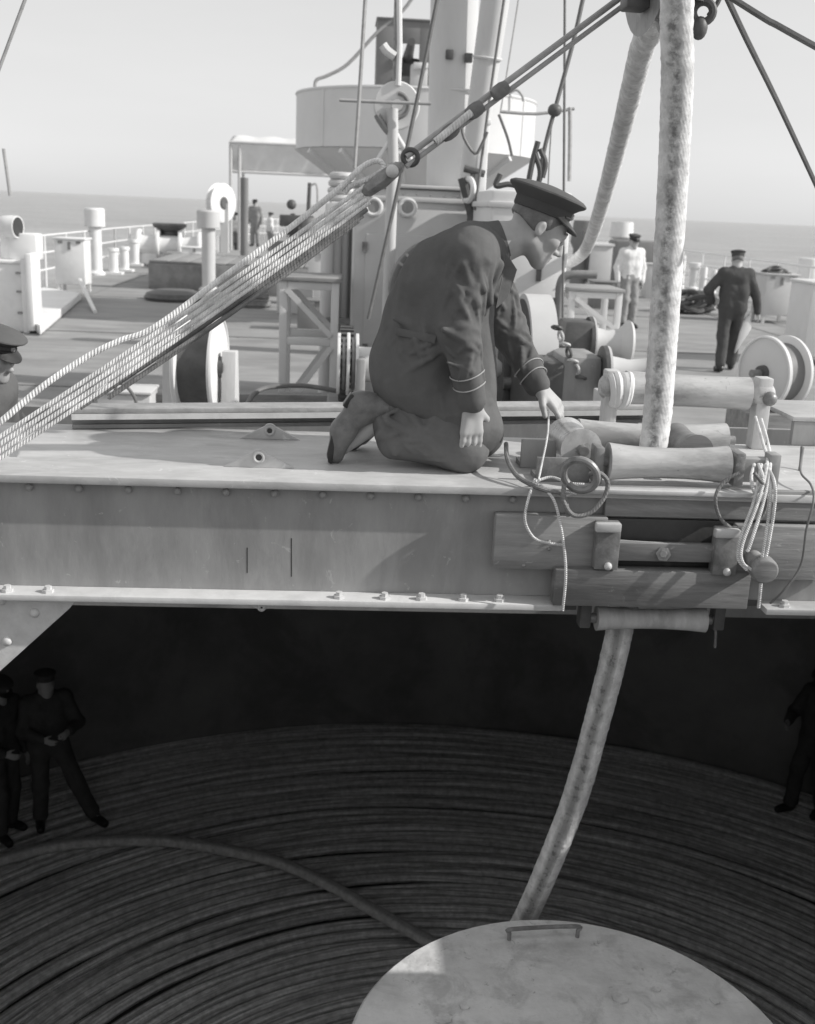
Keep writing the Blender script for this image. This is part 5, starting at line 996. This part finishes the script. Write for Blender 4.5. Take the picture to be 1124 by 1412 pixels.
def head_frame(f, u):
    f = V(f).normalized(); u = V(u); u = (u-f*u.dot(f)).normalized(); l = u.cross(f); return f, u, l
def head_sdf(sd, c, f, u, l, neck, s=1.0, detail=True):
    c = V(c); B = [list(f), list(u), list(l)]
    sd.cap(neck, c-u*0.05*s-f*0.022*s, 0.062*s, 0.056*s, 0.03)
    sd.ell(c+u*0.028*s-f*0.012*s, (0.100*s, 0.094*s, 0.078*s), B, 0.02)
    sd.ell(c+f*0.040*s-u*0.030*s, (0.052*s, 0.070*s, 0.056*s), B, 0.03)
    for q in (-1, 1):
        sd.cap(c-f*0.005*s-u*0.055*s+l*q*0.048*s, c+f*0.062*s-u*0.092*s+l*q*0.014*s, 0.022*s, 0.020*s, 0.03)
        sd.ell(c+f*0.055*s-u*0.012*s+l*q*0.042*s, (0.028*s, 0.022*s, 0.020*s), B, 0.02)
    sd.cap(c+f*0.070*s-u*0.094*s-l*0.010*s, c+f*0.070*s-u*0.094*s+l*0.010*s, 0.021*s, k=0.02)
    if detail:
        sd.cap(c+f*0.082*s+u*0.024*s-l*0.030*s, c+f*0.082*s+u*0.024*s+l*0.030*s, 0.013*s, k=0.014)
        for q in (-1, 1): sd.ell(c+f*0.097*s+u*0.001*s+l*q*0.032*s, (0.016*s, 0.011*s, 0.017*s), B, 0.010, True)
        for q in (-1, 1): sd.ell(c+f*0.074*s+u*0.000*s+l*q*0.032*s, (0.014*s, 0.012*s, 0.014*s), B, 0.004)
        sd.cap(c+f*0.092*s+u*0.014*s, c+f*0.113*s-u*0.030*s, 0.0085*s, 0.0125*s, 0.010)
        for q in (-1, 1): sd.ell(c+f*0.100*s-u*0.036*s+l*q*0.011*s, (0.011*s, 0.009*s, 0.009*s), B, 0.006)
        sd.cap(c+f*0.090*s-u*0.058*s-l*0.016*s, c+f*0.090*s-u*0.058*s+l*0.016*s, 0.008*s, k=0.008)
        sd.cap(c+f*0.088*s-u*0.070*s-l*0.013*s, c+f*0.088*s-u*0.070*s+l*0.013*s, 0.009*s, k=0.008)
        sd.ell(c+f*0.104*s-u*0.064*s, (0.014*s, 0.0022*s, 0.026*s), B, 0.004, True)
    for q in (-1, 1):
        sd.ell(c-f*0.012*s-u*0.006*s+l*q*0.080*s, (0.0165*s, 0.029*s, 0.010*s), B, 0.008)
        if detail: sd.ell(c-f*0.006*s-u*0.004*s+l*q*0.090*s, (0.010*s, 0.018*s, 0.007*s), B, 0.006, True)
def hair_obj(c, f, u, l, parent, h, s=1.0):
    sd = SDF(); B = [list(f), list(u), list(l)]; c = V(c)
    sd.ell(c+u*0.030*s-f*0.018*s, (0.103*s, 0.098*s, 0.0815*s), B, 0.01); sd.cap(c-f*0.075*s-u*0.03*s-l*0.03*s, c-f*0.075*s-u*0.03*s+l*0.03*s, 0.035*s, k=0.03)
    sd.cut(c+f*0.012*s, f*0.8-u*0.6); sd.cut(c-u*0.022*s-f*0.03*s, -u-f*0.25)
    return sdf_obj(sd, 'hair', M['hair'], parent, h, 0.0015, 3, 60)
def peaked_cap(c, f, u, l, parent, s=1.0, m='capcloth', tilt=0.0, peak=True, crown=0.138):
    c = V(c); f2 = (f*math.cos(tilt)+u*math.sin(tilt)).normalized(); u2 = (u*math.cos(tilt)-f*math.sin(tilt)).normalized()
    b = c+u2*0.050*s-f2*0.012*s
    cp = MB().lathe(b, b+u2*0.098*s, [(0, 0.0895*s), (0.02, 0.0935*s), (0.33, 0.0935*s), (0.36, 0.097*s), (0.52, crown*0.86*s), (0.62, crown*0.97*s), (0.68, crown*s), (0.74, crown*0.985*s), (0.82, crown*0.9*s), (0.93, crown*0.6*s), (1.0, crown*0.2*s)], 48, sx=1.10, sy=0.94, X=f2).build('cap', M[m], parent)
    MB().lathe(b+u2*0.004*s, b+u2*0.036*s, [(0, 0.0945*s), (0.1, 0.0955*s), (0.9, 0.0955*s), (1, 0.0945*s)], 48, sx=1.10, sy=0.94, X=f2, caps=False).build('cap_band', M['wool_bk'], cp)
    if peak:
        pk = MB(); n_ = 20; top = []; bot = []
        for i in range(n_+1):
            a = -1.2+2.4*i/n_; ri = b+f2*(0.0935*1.10*s*math.cos(a))+l*(0.0935*0.94*s*math.sin(a))+u2*0.006*s
            w_ = 0.058*s*math.cos(a/1.2*PI/2)**0.7 if abs(a) < 1.199 else 0
            ro = ri+(f2*math.cos(a)+l*math.sin(a)*0.6).normalized()*w_*0.80-u2*w_*0.62
            top.append((ri, ro))
        k = 0
        for up_o in (0.0018, -0.0018):
            for ri, ro in top: pk.v += [ri+u2*up_o, ro+u2*up_o]
        N_ = 2*(n_+1)
        for i in range(n_):
            k = 2*i; pk.f += [(k, k+1, k+3, k+2), (N_+k, N_+k+2, N_+k+3, N_+k+1), (k+1, N_+k+1, N_+k+3, k+3)]
        pk.build('peak', M['leather_bk'], cp)
        MB().tube([top[i][0]+(top[i][1]-top[i][0])*0.04+u2*0.010*s for i in range(3, n_-2)], 0.004*s, 6).build('chin_strap', M['leather_bk'], cp)
        MB().sphere(b+f2*0.105*s+u2*0.026*s, 0.014*s, 10, 6, (1, 1, 1)).build('badge', M['gold'], cp)
    return cp

def person(J, label, mats, h=0.008, group=None, cap='peaked', detail=False, jitter=0.004, seed=1, fat=1.0, loc=None, shoes=True, capkw={}, coat_len=0.10):
    jm, tm, sm_, shm = mats; f, u, l = head_frame(J['hf'], J['hu']); s = J.get('s', 1.0); lat = V(J['lat']).normalized()
    root = thing('person', loc if loc is not None else ((V(J['anL'])+V(J['anR']))/2), label, 'person', group)
    pel, che, nk = V(J['pel']), V(J['che']), V(J['neck'])
    hipR, hipL = pel-lat*0.085*s, pel+lat*0.085*s
    # body: one continuous surface from head to feet
    sd = SDF(); head_sdf(sd, J['head'], f, u, l, nk, s, detail)
    for q in (-1, 1): sd.cap(pel+lat*q*0.07*s, che+lat*q*0.09*s, 0.09*s, 0.10*s, 0.05)
    sd.cap(che, nk, 0.09*s, 0.062*s, 0.05)
    for S_ in 'RL':
        sh_, el, wr_ = V(J['sh'+S_]), V(J['el'+S_]), V(J['wr'+S_]); hip = hipR if S_ == 'R' else hipL; kn_, an, to = V(J['kn'+S_]), V(J['an'+S_]), V(J['to'+S_])
        sd.cap(sh_, el, 0.048*s, 0.040*s, 0.03); sd.cap(el, wr_, 0.040*s, 0.027*s, 0.02)
        sd.cap(hip, kn_, 0.075*s, 0.052*s, 0.04); sd.cap(kn_, an, 0.05*s, 0.036*s, 0.03); sd.cap(an, to, 0.034*s, 0.028*s, 0.02)
        hd, hn, ht, cu, *hs_ = J['hand'+S_]; hand(sd, wr_, hd, hn, ht, cu, s=s*(hs_[0] if hs_ else 1.0))
    body = sdf_obj(sd, 'body', M['skin'], root, h, relax=1)
    # jacket
    sd = SDF()
    for q in (-1, 1):
        sd.cap(pel+lat*q*0.080*s, pel.lerp(che, 0.5)+lat*q*0.075*s, 0.125*s*fat, 0.122*s*fat, 0.07); sd.cap(pel.lerp(che, 0.5)+lat*q*0.075*s, che+lat*q*0.085*s, 0.122*s*fat, 0.118*s*fat, 0.07)
    sd.cap(che+lat*0.04, che.lerp(nk, 0.75)+lat*0.03, 0.115*s, 0.075*s, 0.06); sd.cap(che-lat*0.04, che.lerp(nk, 0.75)-lat*0.03, 0.115*s, 0.075*s, 0.06)
    for S_ in 'RL':
        sh_, el, wr_ = V(J['sh'+S_]), V(J['el'+S_]), V(J['wr'+S_]); d_ = (wr_-el).normalized()
        sd.cap(che.lerp(sh_, 0.55), sh_, 0.088*s, 0.082*s, 0.05)
        sd.cap(sh_, el, 0.080*s, 0.066*s, 0.035); sd.cap(el, wr_-d_*0.012, 0.065*s, 0.050*s, 0.025)
    for e_ in J.get('extra_jacket', []): sd.cap(*e_[:3], *e_[3:])
    if detail and 'hem' in J:
        rg = np.random.default_rng(5); cf = V((0.1, -1, 0.1))
        for S_ in 'RL':
            sh_, el, wr_ = V(J['sh'+S_]), V(J['el'+S_]), V(J['wr'+S_])
            creases(sd, sh_, el, 0.083, 0.068, 18, rg, 0.05, 1.0, 1.8, 0.0105, 0.006, cf); creases(sd, el, wr_, 0.067, 0.053, 12, rg, 0.0, 0.5, 1.8, 0.009, 0.006, cf)
        creases(sd, pel-lat*0.08, che-lat*0.085, 0.140, 0.130, 22, rg, 0.05, 0.95, 1.2, 0.011, 0.008, cf)
        creases(sd, K(575, 520, 3.86), K(655, 585, 3.82), 0.127, 0.108, 14, rg, 0.1, 0.9, 1.4, 0.010, 0.007, cf)
    if 'hem' in J: sd.cut(*J['hem'])
    jk_ = sdf_obj(sd, 'jacket', M[jm], root, h, jitter, seed, 22)
    # trousers
    sd = SDF(); w0 = 0.115 if 'thigh' not in J else 0.095; sd.cap(hipR, hipL, w0*s, k=0.06); sd.cap(pel-lat*0.05*s, pel.lerp(che, 0.25)-lat*0.05*s, (w0-0.005)*s, k=0.05); sd.cap(pel+lat*0.05*s, pel.lerp(che, 0.25)+lat*0.05*s, (w0-0.005)*s, k=0.05)
    for S_ in 'RL':
        hip = hipR if S_ == 'R' else hipL; kn_, an = V(J['kn'+S_]), V(J['an'+S_]); d_ = (an-kn_).normalized()
        sd.cap(hip, kn_, J.get('thigh', 0.105)*s, 0.082*s, 0.05); sd.cap(kn_, an-d_*0.04, 0.082*s, 0.075*s, 0.035)
    for e_ in J.get('extra_trousers', []): sd.cap(*e_[:3], *e_[3:])
    if detail and 'hem' in J:
        rg = np.random.default_rng(8); cf = V((0.1, -1, 0.2))
        creases(sd, V(J['knR'])+V((0, 0, 0.0)), V(J['anR']), 0.092, 0.090, 26, rg, 0.0, 0.95, 1.6, 0.012, 0.007, cf); creases(sd, hipR, V(J['knR']), 0.080, 0.092, 12, rg, 0.62, 0.95, 1.6, 0.012, 0.007, cf)
    for c_ in J.get('trouser_cuts', []): sd.cut(*c_)
    sdf_obj(sd, 'trousers', M[tm], root, h, jitter*1.2, seed+5, 20)
    if shoes:
        for S_ in 'RL':
            an, to = V(J['an'+S_]), V(J['to'+S_]); d_ = (to-an).normalized(); sd = SDF(); su = V(J.get('sole'+S_, (0, 0, -1))).normalized()
            sd.cap(an, an+su*0.02, 0.050*s, 0.048*s, 0.02); sd.cap(an+su*0.035-d_*0.03, an+su*0.035, 0.042*s, 0.042*s, 0.02); sd.cap(an.lerp(to, 0.25)+su*0.02, to, 0.046*s, 0.034*s, 0.03); sd.cap(an.lerp(to, 0.6)+su*0.008, to, 0.044*s, 0.038*s, 0.02)
            o_ = sdf_obj(sd, 'shoe', M[shm], root, min(h, 0.007), 0.0015, 9, 40)
    hair_obj(J['head'], f, u, l, root, h, s)
    if cap == 'peaked': peaked_cap(J['head'], f, u, l, root, s, **capkw)
    elif cap == 'flat':
        peaked_cap(J['head'], f, u, l, root, s, crown=0.118, m='wool_bk')
    elif cap == 'soft': peaked_cap(J['head'], f, u, l, root, s, crown=0.112, m='wool_bk', peak=False)
    elif cap == 'hat':
        c = V(J['head'])+u*0.06*s; hb = MB().lathe(c, c+u*0.11*s, [(0, 0.145*s), (0.08, 0.15*s), (0.12, 0.098*s), (0.7, 0.09*s), (1, 0.05*s)], 32, sx=1.08, sy=0.95, X=f).build('hat', M['dark'], root)
    # shirt and tie
    return root, jk_

def standing(base, face, hgt=1.75, lean=0.0, armR=None, armL=None, legs=(0.0, 0.0), look=None, down=0.15):
    """joints of an upright figure: base on the ground, facing a direction; arms given as (elbow, wrist) offsets in body axes (side, fwd, up)"""
    b = V(base); f = V((face[0], face[1], 0)).normalized(); l = V((0, 0, 1)).cross(f); s = hgt/1.75; up_ = V((0, 0, 1))
    upt = (up_+f*lean).normalized(); pel = b+up_*0.93*s; che = pel+upt*0.40*s; nk = che+upt*0.135*s+f*0.01; hd = nk+upt*0.105*s+f*(0.03+0.08*lean)
    lf = V(look if look else (f-up_*down)).normalized()
    J = dict(pel=pel, che=che, neck=nk, head=hd, hf=lf, hu=upt+lf*0.0+up_*0.5, lat=l, s=s)
    for S_, q, am, lg in (('R', -1, armR, legs[0]), ('L', 1, armL, legs[1])):
        sh_ = che+l*q*0.175*s+upt*0.055*s; J['sh'+S_] = sh_
        am = am or ((0.07, -0.03, -0.29), (0.09, 0.05, -0.54))
        el = sh_+(l*q*am[0][0]+f*am[0][1]+up_*am[0][2])*s; wr_ = sh_+(l*q*am[1][0]+f*am[1][1]+up_*am[1][2])*s
        J['el'+S_], J['wr'+S_] = el, wr_; d_ = (wr_-el).normalized(); J['hand'+S_] = (d_, l*q, f, 0.35)
        hip = pel+l*q*0.085*s; an = b+l*q*0.11*s+f*lg*s+up_*0.085*s
        kn_ = hip.lerp(an, 0.5)+f*(0.05+0.04*abs(lg))*s; J['kn'+S_], J['an'+S_] = kn_, an; J['to'+S_] = an+f*0.15*s+l*q*0.03*s-up_*0.045*s
    return J

# --- the kneeling officer
def K(px, py, Y): return P(px, py, Y=Y)
J = dict(pel=K(574, 512, 3.94), che=K(628, 392, 3.92), neck=K(686, 335, 3.92), head=K(743, 315, 3.92), hf=(0.84, 0.06, -0.52), hu=(0.42, 0.0, 0.9), lat=(0.0, 1, 0),
 shR=K(646, 352, 3.73), elR=K(633, 458, 3.695), wrR=K(652, 556, 3.70), handR=((0.03, 0.02, -1.0), (0.35, -0.95, 0.1), (0.95, 0.3, 0), 0.12, 1.13),
 shL=K(668, 372, 4.10), elL=K(704, 462, 4.14), wrL=K(742, 532, 4.02), handL=((0.72, -0.10, -0.70), (0.6, -0.45, 0.6), (-0.3, -1, 0), 0.30, 1.12),
 knR=K(640, 614, 3.79), anR=K(522, 588, 3.84), toR=K(468, 608, 3.90), soleR=(-0.9, 0, 0.1),
 knL=K(662, 590, 4.04), anL=K(540, 570, 4.08), toL=K(500, 590, 4.12), soleL=(-0.9, 0, 0.1))
zk = BZ+0.080
for S_ in 'RL':
    J['kn'+S_].z = zk+0.004; J['an'+S_].z = max(J['an'+S_].z, BZ+0.10); J['to'+S_].z = BZ+0.040
J['anR'] = K(530, 576, 3.86); J['anL'].z = J['anR'].z
seat = K(540, 540, 3.9)
J['thigh'] = 0.082
J['extra_trousers'] = [(J['knR']+V((-0.02, 0, 0.0)), J['anR']+V((0.045, 0, -0.035)), 0.080, 0.080, 0.03), (J['pel']+V((0.02, -0.06, -0.06)), J['knR']+V((-0.03, 0.0, 0.04)), 0.085, 0.075, 0.05), (J['pel']+V((-0.05, -0.04, -0.05)), J['anR']+V((0.10, 0.02, 0.05)), 0.08, 0.07, 0.05),
   (K(542, 612, 3.83), K(640, 622, 3.80), 0.055, 0.055, 0.03),
   # folds raised on the thigh
   (K(610, 600, 3.72), K(655, 625, 3.73), 0.014, 0.014, 0.02), (K(535, 580, 3.765), K(600, 615, 3.74), 0.014, 0.014, 0.025), (K(590, 592, 3.735), K(650, 632, 3.735), 0.012, 0.012, 0.02)]
J['extra_trousers'] += [(K(600, 580, 3.74), K(668, 622, 3.76), 0.016, 0.014, 0.016), (K(612, 575, 3.76), K(676, 606, 3.80), 0.015, 0.013, 0.016), (K(575, 600, 3.745), K(632, 636, 3.735), 0.013, 0.012, 0.016), (K(540, 562, 3.80), K(575, 596, 3.76), 0.014, 0.012, 0.016), (K(525, 580, 3.80), K(545, 625, 3.775), 0.012, 0.012, 0.016)]
J['trouser_cuts'] = [(V((0, 0, BZ+0.003)), (0, 0, -1))]
J['extra_jacket'] = [(K(582, 425, 3.92), K(564, 505, 3.93), 0.128, 0.130, 0.08), (K(564, 500, 3.93), K(570, 530, 3.92), 0.124, 0.122, 0.06), (K(604, 362, 3.83), K(652, 342, 3.80), 0.088, 0.078, 0.09), (K(590, 395, 3.82), K(625, 420, 3.79), 0.085, 0.075, 0.08), (K(618, 440, 3.93), K(622, 545, 3.92), 0.115, 0.11, 0.06), (K(640, 440, 3.88), K(650, 535, 3.86), 0.10, 0.095, 0.06), (K(575, 525, 3.86), K(652, 590, 3.82), 0.128, 0.108, 0.06), (K(565, 525, 3.99), K(640, 570, 4.0), 0.12, 0.10, 0.06),
   # creases round the arm pit and elbow
   (K(650, 345, 3.655), K(668, 400, 3.66), 0.012, 0.010, 0.018), (K(638, 365, 3.645), K(660, 420, 3.65), 0.011, 0.009, 0.018), (K(676, 352, 3.70), K(676, 418, 3.72), 0.012, 0.010, 0.018), (K(690, 365, 3.74), K(668, 432, 3.74), 0.013, 0.010, 0.018),
   (K(612, 455, 3.63), K(640, 470, 3.63), 0.010, 0.008, 0.015), (K(618, 500, 3.645), K(650, 512, 3.645), 0.009, 0.008, 0.014), (K(545, 440, 3.78), K(600, 462, 3.74), 0.010, 0.009, 0.02), (K(560, 405, 3.79), K(590, 440, 3.76), 0.009, 0.009, 0.02)]
hem0 = K(520, 542, 3.9); J['hem'] = (K(580, 584, 3.75), (-0.42, 0.0, -0.91))
off, jkt = person(J, 'officer in dark uniform and peaked cap kneeling on the beam, reaching to the rollers', ('wool', 'wool2', 'skin', 'leather'), h=0.0048, detail=True, jitter=0.0022, seed=3, loc=K(600, 640, 3.9), capkw=dict(tilt=rad(14), crown=0.131), shoes=False)
# boots: toes on the plate, heel up, sole facing aft
for dY, dX in ((3.85, 0), (4.08, 24)):
    sd = SDF(); q = lambda x, y: P(x+dX, y, Y=dY)
    t0 = q(463, 612); t0.z = BZ+0.030; b0 = q(473, 594)
    sd.cap(q(542, 566), q(508, 561), 0.052, 0.050, 0.03); sd.cap(q(506, 562), q(494, 556), 0.046, 0.040, 0.03); sd.cap(q(498, 562), b0, 0.048, 0.046, 0.03); sd.cap(b0+V((0.004, -0.012, 0)), t0, 0.042, 0.028, 0.02); sd.cap(b0+V((0, 0.012, 0)), t0+V((0, 0.012, 0)), 0.036, 0.026, 0.02)
    bt = sdf_obj(sd, 'boot', M['leather'], off, 0.0055, 0.0012, 9, 50)
    MB().bar(q(490, 544)+V((-0.004, 0, 0.0)), q(479, 561)+V((-0.006, 0, 0)), 0.030, 0.062, (0, 1, 0)).build('heel', M['leather_bk'], bt, bevel=0.006)
    so_ = MB(); wv = V((0, 0.066, 0)); hv = V((0, -0.033, 0))
    so_.prism([p_+hv for p_ in (q(480, 562), q(468, 581), q(457, 598), t0+V((-0.030, 0, 0.010)), t0+V((-0.026, 0, -0.022)), t0+V((-0.012, 0, -0.028)), q(463, 602), q(474, 586), q(486, 568))], wv); so_.build('sole', M['leather_bk'], bt, bevel=0.004)
# collar, lapel, shirt, tie, cuffs' lace, buttons, pocket flap
f, u, l = head_frame(J['hf'], J['hu']); nk = V(J['neck'])
nd = (V(J['head'])-nk).normalized()
col = MB().lathe(nk-nd*0.040, nk+nd*0.026, [(0, 0.092), (0.5, 0.080), (1, 0.073), (1.0, 0.069), (0.4, 0.075)], 32, caps=False).build('collar', M['wool'], off, fix=False); sm = col.modifiers.new('t', 'SOLIDIFY'); sm.thickness = 0.006
MB().lathe(nk-nd*0.0, nk+nd*0.036, [(0, 0.071), (1, 0.066)], 28, caps=False).build('shirt_collar', M['shirt'], off, fix=False)
MB().prism([K(698, 350, 3.79), K(712, 372, 3.78), K(700, 410, 3.77), K(684, 425, 3.75), K(692, 385, 3.76)], (0.004, 0.008, 0)).build('lapel', M['wool'], off)
def ring_on(a, b, t, r_, name, m, w_=0.006, par=off):
    a, b = V(a), V(b); d_ = (b-a).normalized(); c = a.lerp(b, t); x, y, _ = frame(d_)
    pts = [c+x*(r_*math.cos(q))+y*(r_*math.sin(q))+d_*(0.006*math.sin(2*q+1)) for q in np.linspace(0, 2*PI, 28)[:-1]]
    MB().tube(pts, w_, 6, closed=True).build(name, m, par)
for t, r_ in ((0.60, 0.0600), (0.76, 0.0560)): ring_on(J['elR'], J['wrR'], t, r_, 'sleeve_lace', M['gold'], 0.0024)
for t, r_ in ((0.66, 0.0590), (0.82, 0.0550)): ring_on(J['elL'], J['wrL'], t, r_, 'sleeve_lace', M['gold'], 0.0024)
MB().prism([K(546, 452, 3.765), K(602, 462, 3.70), K(600, 474, 3.70), K(545, 462, 3.765)], (0, 0.012, 0)).build('pocket_flap', M['wool'], off, bevel=0.002)

# --- the other people
lk_ = standing(V((P(-30, 440, Y=5.5).x, 5.5, 0)), (0.9, -0.35), 1.72, lean=0.30, look=(0.85, -0.42, -0.30))
dz = P(-3, 490, Y=5.45).z-lk_['head'].z; dx_ = P(-3, 490, Y=5.45).x-lk_['head'].x
for k_ in ('pel', 'che', 'neck', 'head', 'shR', 'shL', 'elR', 'elL', 'wrR', 'wrL'): lk_[k_] = lk_[k_]+V((dx_, 0, dz))
for k_ in ('knR', 'knL'): lk_[k_] = lk_[k_]+V((dx_*0.5, 0, dz*0.5))
person(lk_, 'man in a peaked cap leaning down at the left edge behind the beam', ('wool', 'wool_bk', 'skin', 'leather_bk'), h=0.011, detail=True, seed=12)
wc = P(862, 452, Z=0)
person(standing(wc, (0.25, -1), 1.84, legs=(0.05, 0.0), armR=((0.10, -0.02, -0.28), (0.10, 0.06, -0.52)), armL=((0.10, -0.04, -0.28), (0.06, 0.05, -0.53))), 'man in a white jacket and dark cap standing on the right deck', ('whitecloth', 'greycloth', 'skin', 'leather_bk'), h=0.016, cap='flat', seed=21)
wd2 = P(1000, 512, Z=0)
person(standing(wd2, (0.15, 1), 1.76, lean=0.06, legs=(0.20, -0.16), armL=((0.20, -0.04, -0.24), (0.10, 0.10, -0.42)), armR=((0.13, 0.0, -0.28), (0.20, 0.05, -0.53))), 'man in dark overalls and cap seen from behind, walking on the right deck', ('wool_bk', 'wool_bk', 'skin', 'leather_bk'), h=0.014, cap='soft', seed=31)
bb = V(wd2); ub = MB().prism([bb+V((0.12, 0.02, 0.25)), bb+V((0.32, 0.02, 0.62)), bb+V((0.28, 0.02, 0.85)), bb+V((0.16, 0.02, 0.70))], (0.02, 0.14, 0)).build('canvas_bag', M['canvas'], bevel=0.02); tag(ub, 'pale canvas bag hanging at the walking man\'s side', 'bag')
fm = P(352, 340, Z=0.48); person(standing(fm, (-0.3, -1), 1.72), 'distant man standing under the far awning near the large wheel', ('greycloth', 'greycloth', 'skin', 'leather_bk'), h=0.02, cap='flat', seed=41)
h1 = P(72, 1136, Z=CZ); Jh = standing(h1, (0.45, -0.9), 1.74, legs=(-0.02, 0.10), armR=((0.08, 0.08, -0.26), (-0.08, 0.24, -0.30)), armL=((0.12, 0.06, -0.27), (-0.02, 0.24, -0.26)), down=-0.05)
for k_, m_ in (('anL', 0.30), ('toL', 0.34), ('knL', 0.14)): Jh[k_] = Jh[k_]+V((0.9, 0.3, 0))*m_
person(Jh, 'man in dark clothes standing on the coiled cable with one foot out to the side', ('wool_bk', 'wool_bk', 'skin', 'leather_bk'), h=0.013, cap='soft', seed=51)
h2_ = P(8, 1150, Z=CZ); person(standing(h2_, (0.8, -0.5), 1.74, legs=(0.06, -0.05), armR=((0.1, 0.05, -0.28), (0.0, 0.26, -0.34)), down=0.35), 'darker man cut by the left edge, standing on the coiled cable', ('wool_bk', 'wool_bk', 'skin', 'leather_bk'), h=0.013, cap='flat', seed=61)
h3 = P(1112, 1120, Z=CZ); person(standing(h3, (-0.8, -0.4), 1.74, legs=(0.15, -0.08), armR=((0.1, 0.1, -0.26), (0.0, 0.3, -0.30)), down=0.5), 'shadowed man in black standing on the coils at the right edge', ('wool_bk', 'wool_bk', 'skin', 'leather_bk'), h=0.013, cap='flat', seed=71)

person(standing(P(404, 352, Z=0.0), (-0.6, -0.8), 1.72), 'distant man beside the small anti aircraft gun', ('wool_bk', 'wool_bk', 'skin', 'leather_bk'), h=0.022, cap='soft', seed=81)

# eyebrows and eyes of the officer
f, u, l = head_frame(J['hf'], J['hu']); hc = V(J['head'])
for q in (-1, 1):
    MB().tube(smooth_path([hc+f*0.092+u*0.032+l*q*0.014, hc+f*0.090+u*0.037+l*q*0.032, hc+f*0.078+u*0.033+l*q*0.050], 4), 0.0042, 6).build('eyebrow', M['hair'], off)
    MB().sphere(hc+f*0.0835+u*0.0005+l*q*0.032, 0.0066, 10, 8).build('eye', M['leather_bk'], off)

person(standing(P(322, 352, Z=0.0), (0.5, -0.8), 1.7, lean=0.2), 'distant man bending beside the large pale wheel', ('greycloth', 'wool_bk', 'skin', 'leather_bk'), h=0.022, cap='soft', seed=91)
person(standing(P(372, 350, Z=0.0), (0.8, 0.3), 1.72), 'distant man in pale shirt right of the figure under the awning', ('whitecloth', 'greycloth', 'skin', 'leather_bk'), h=0.022, cap='soft', seed=95)
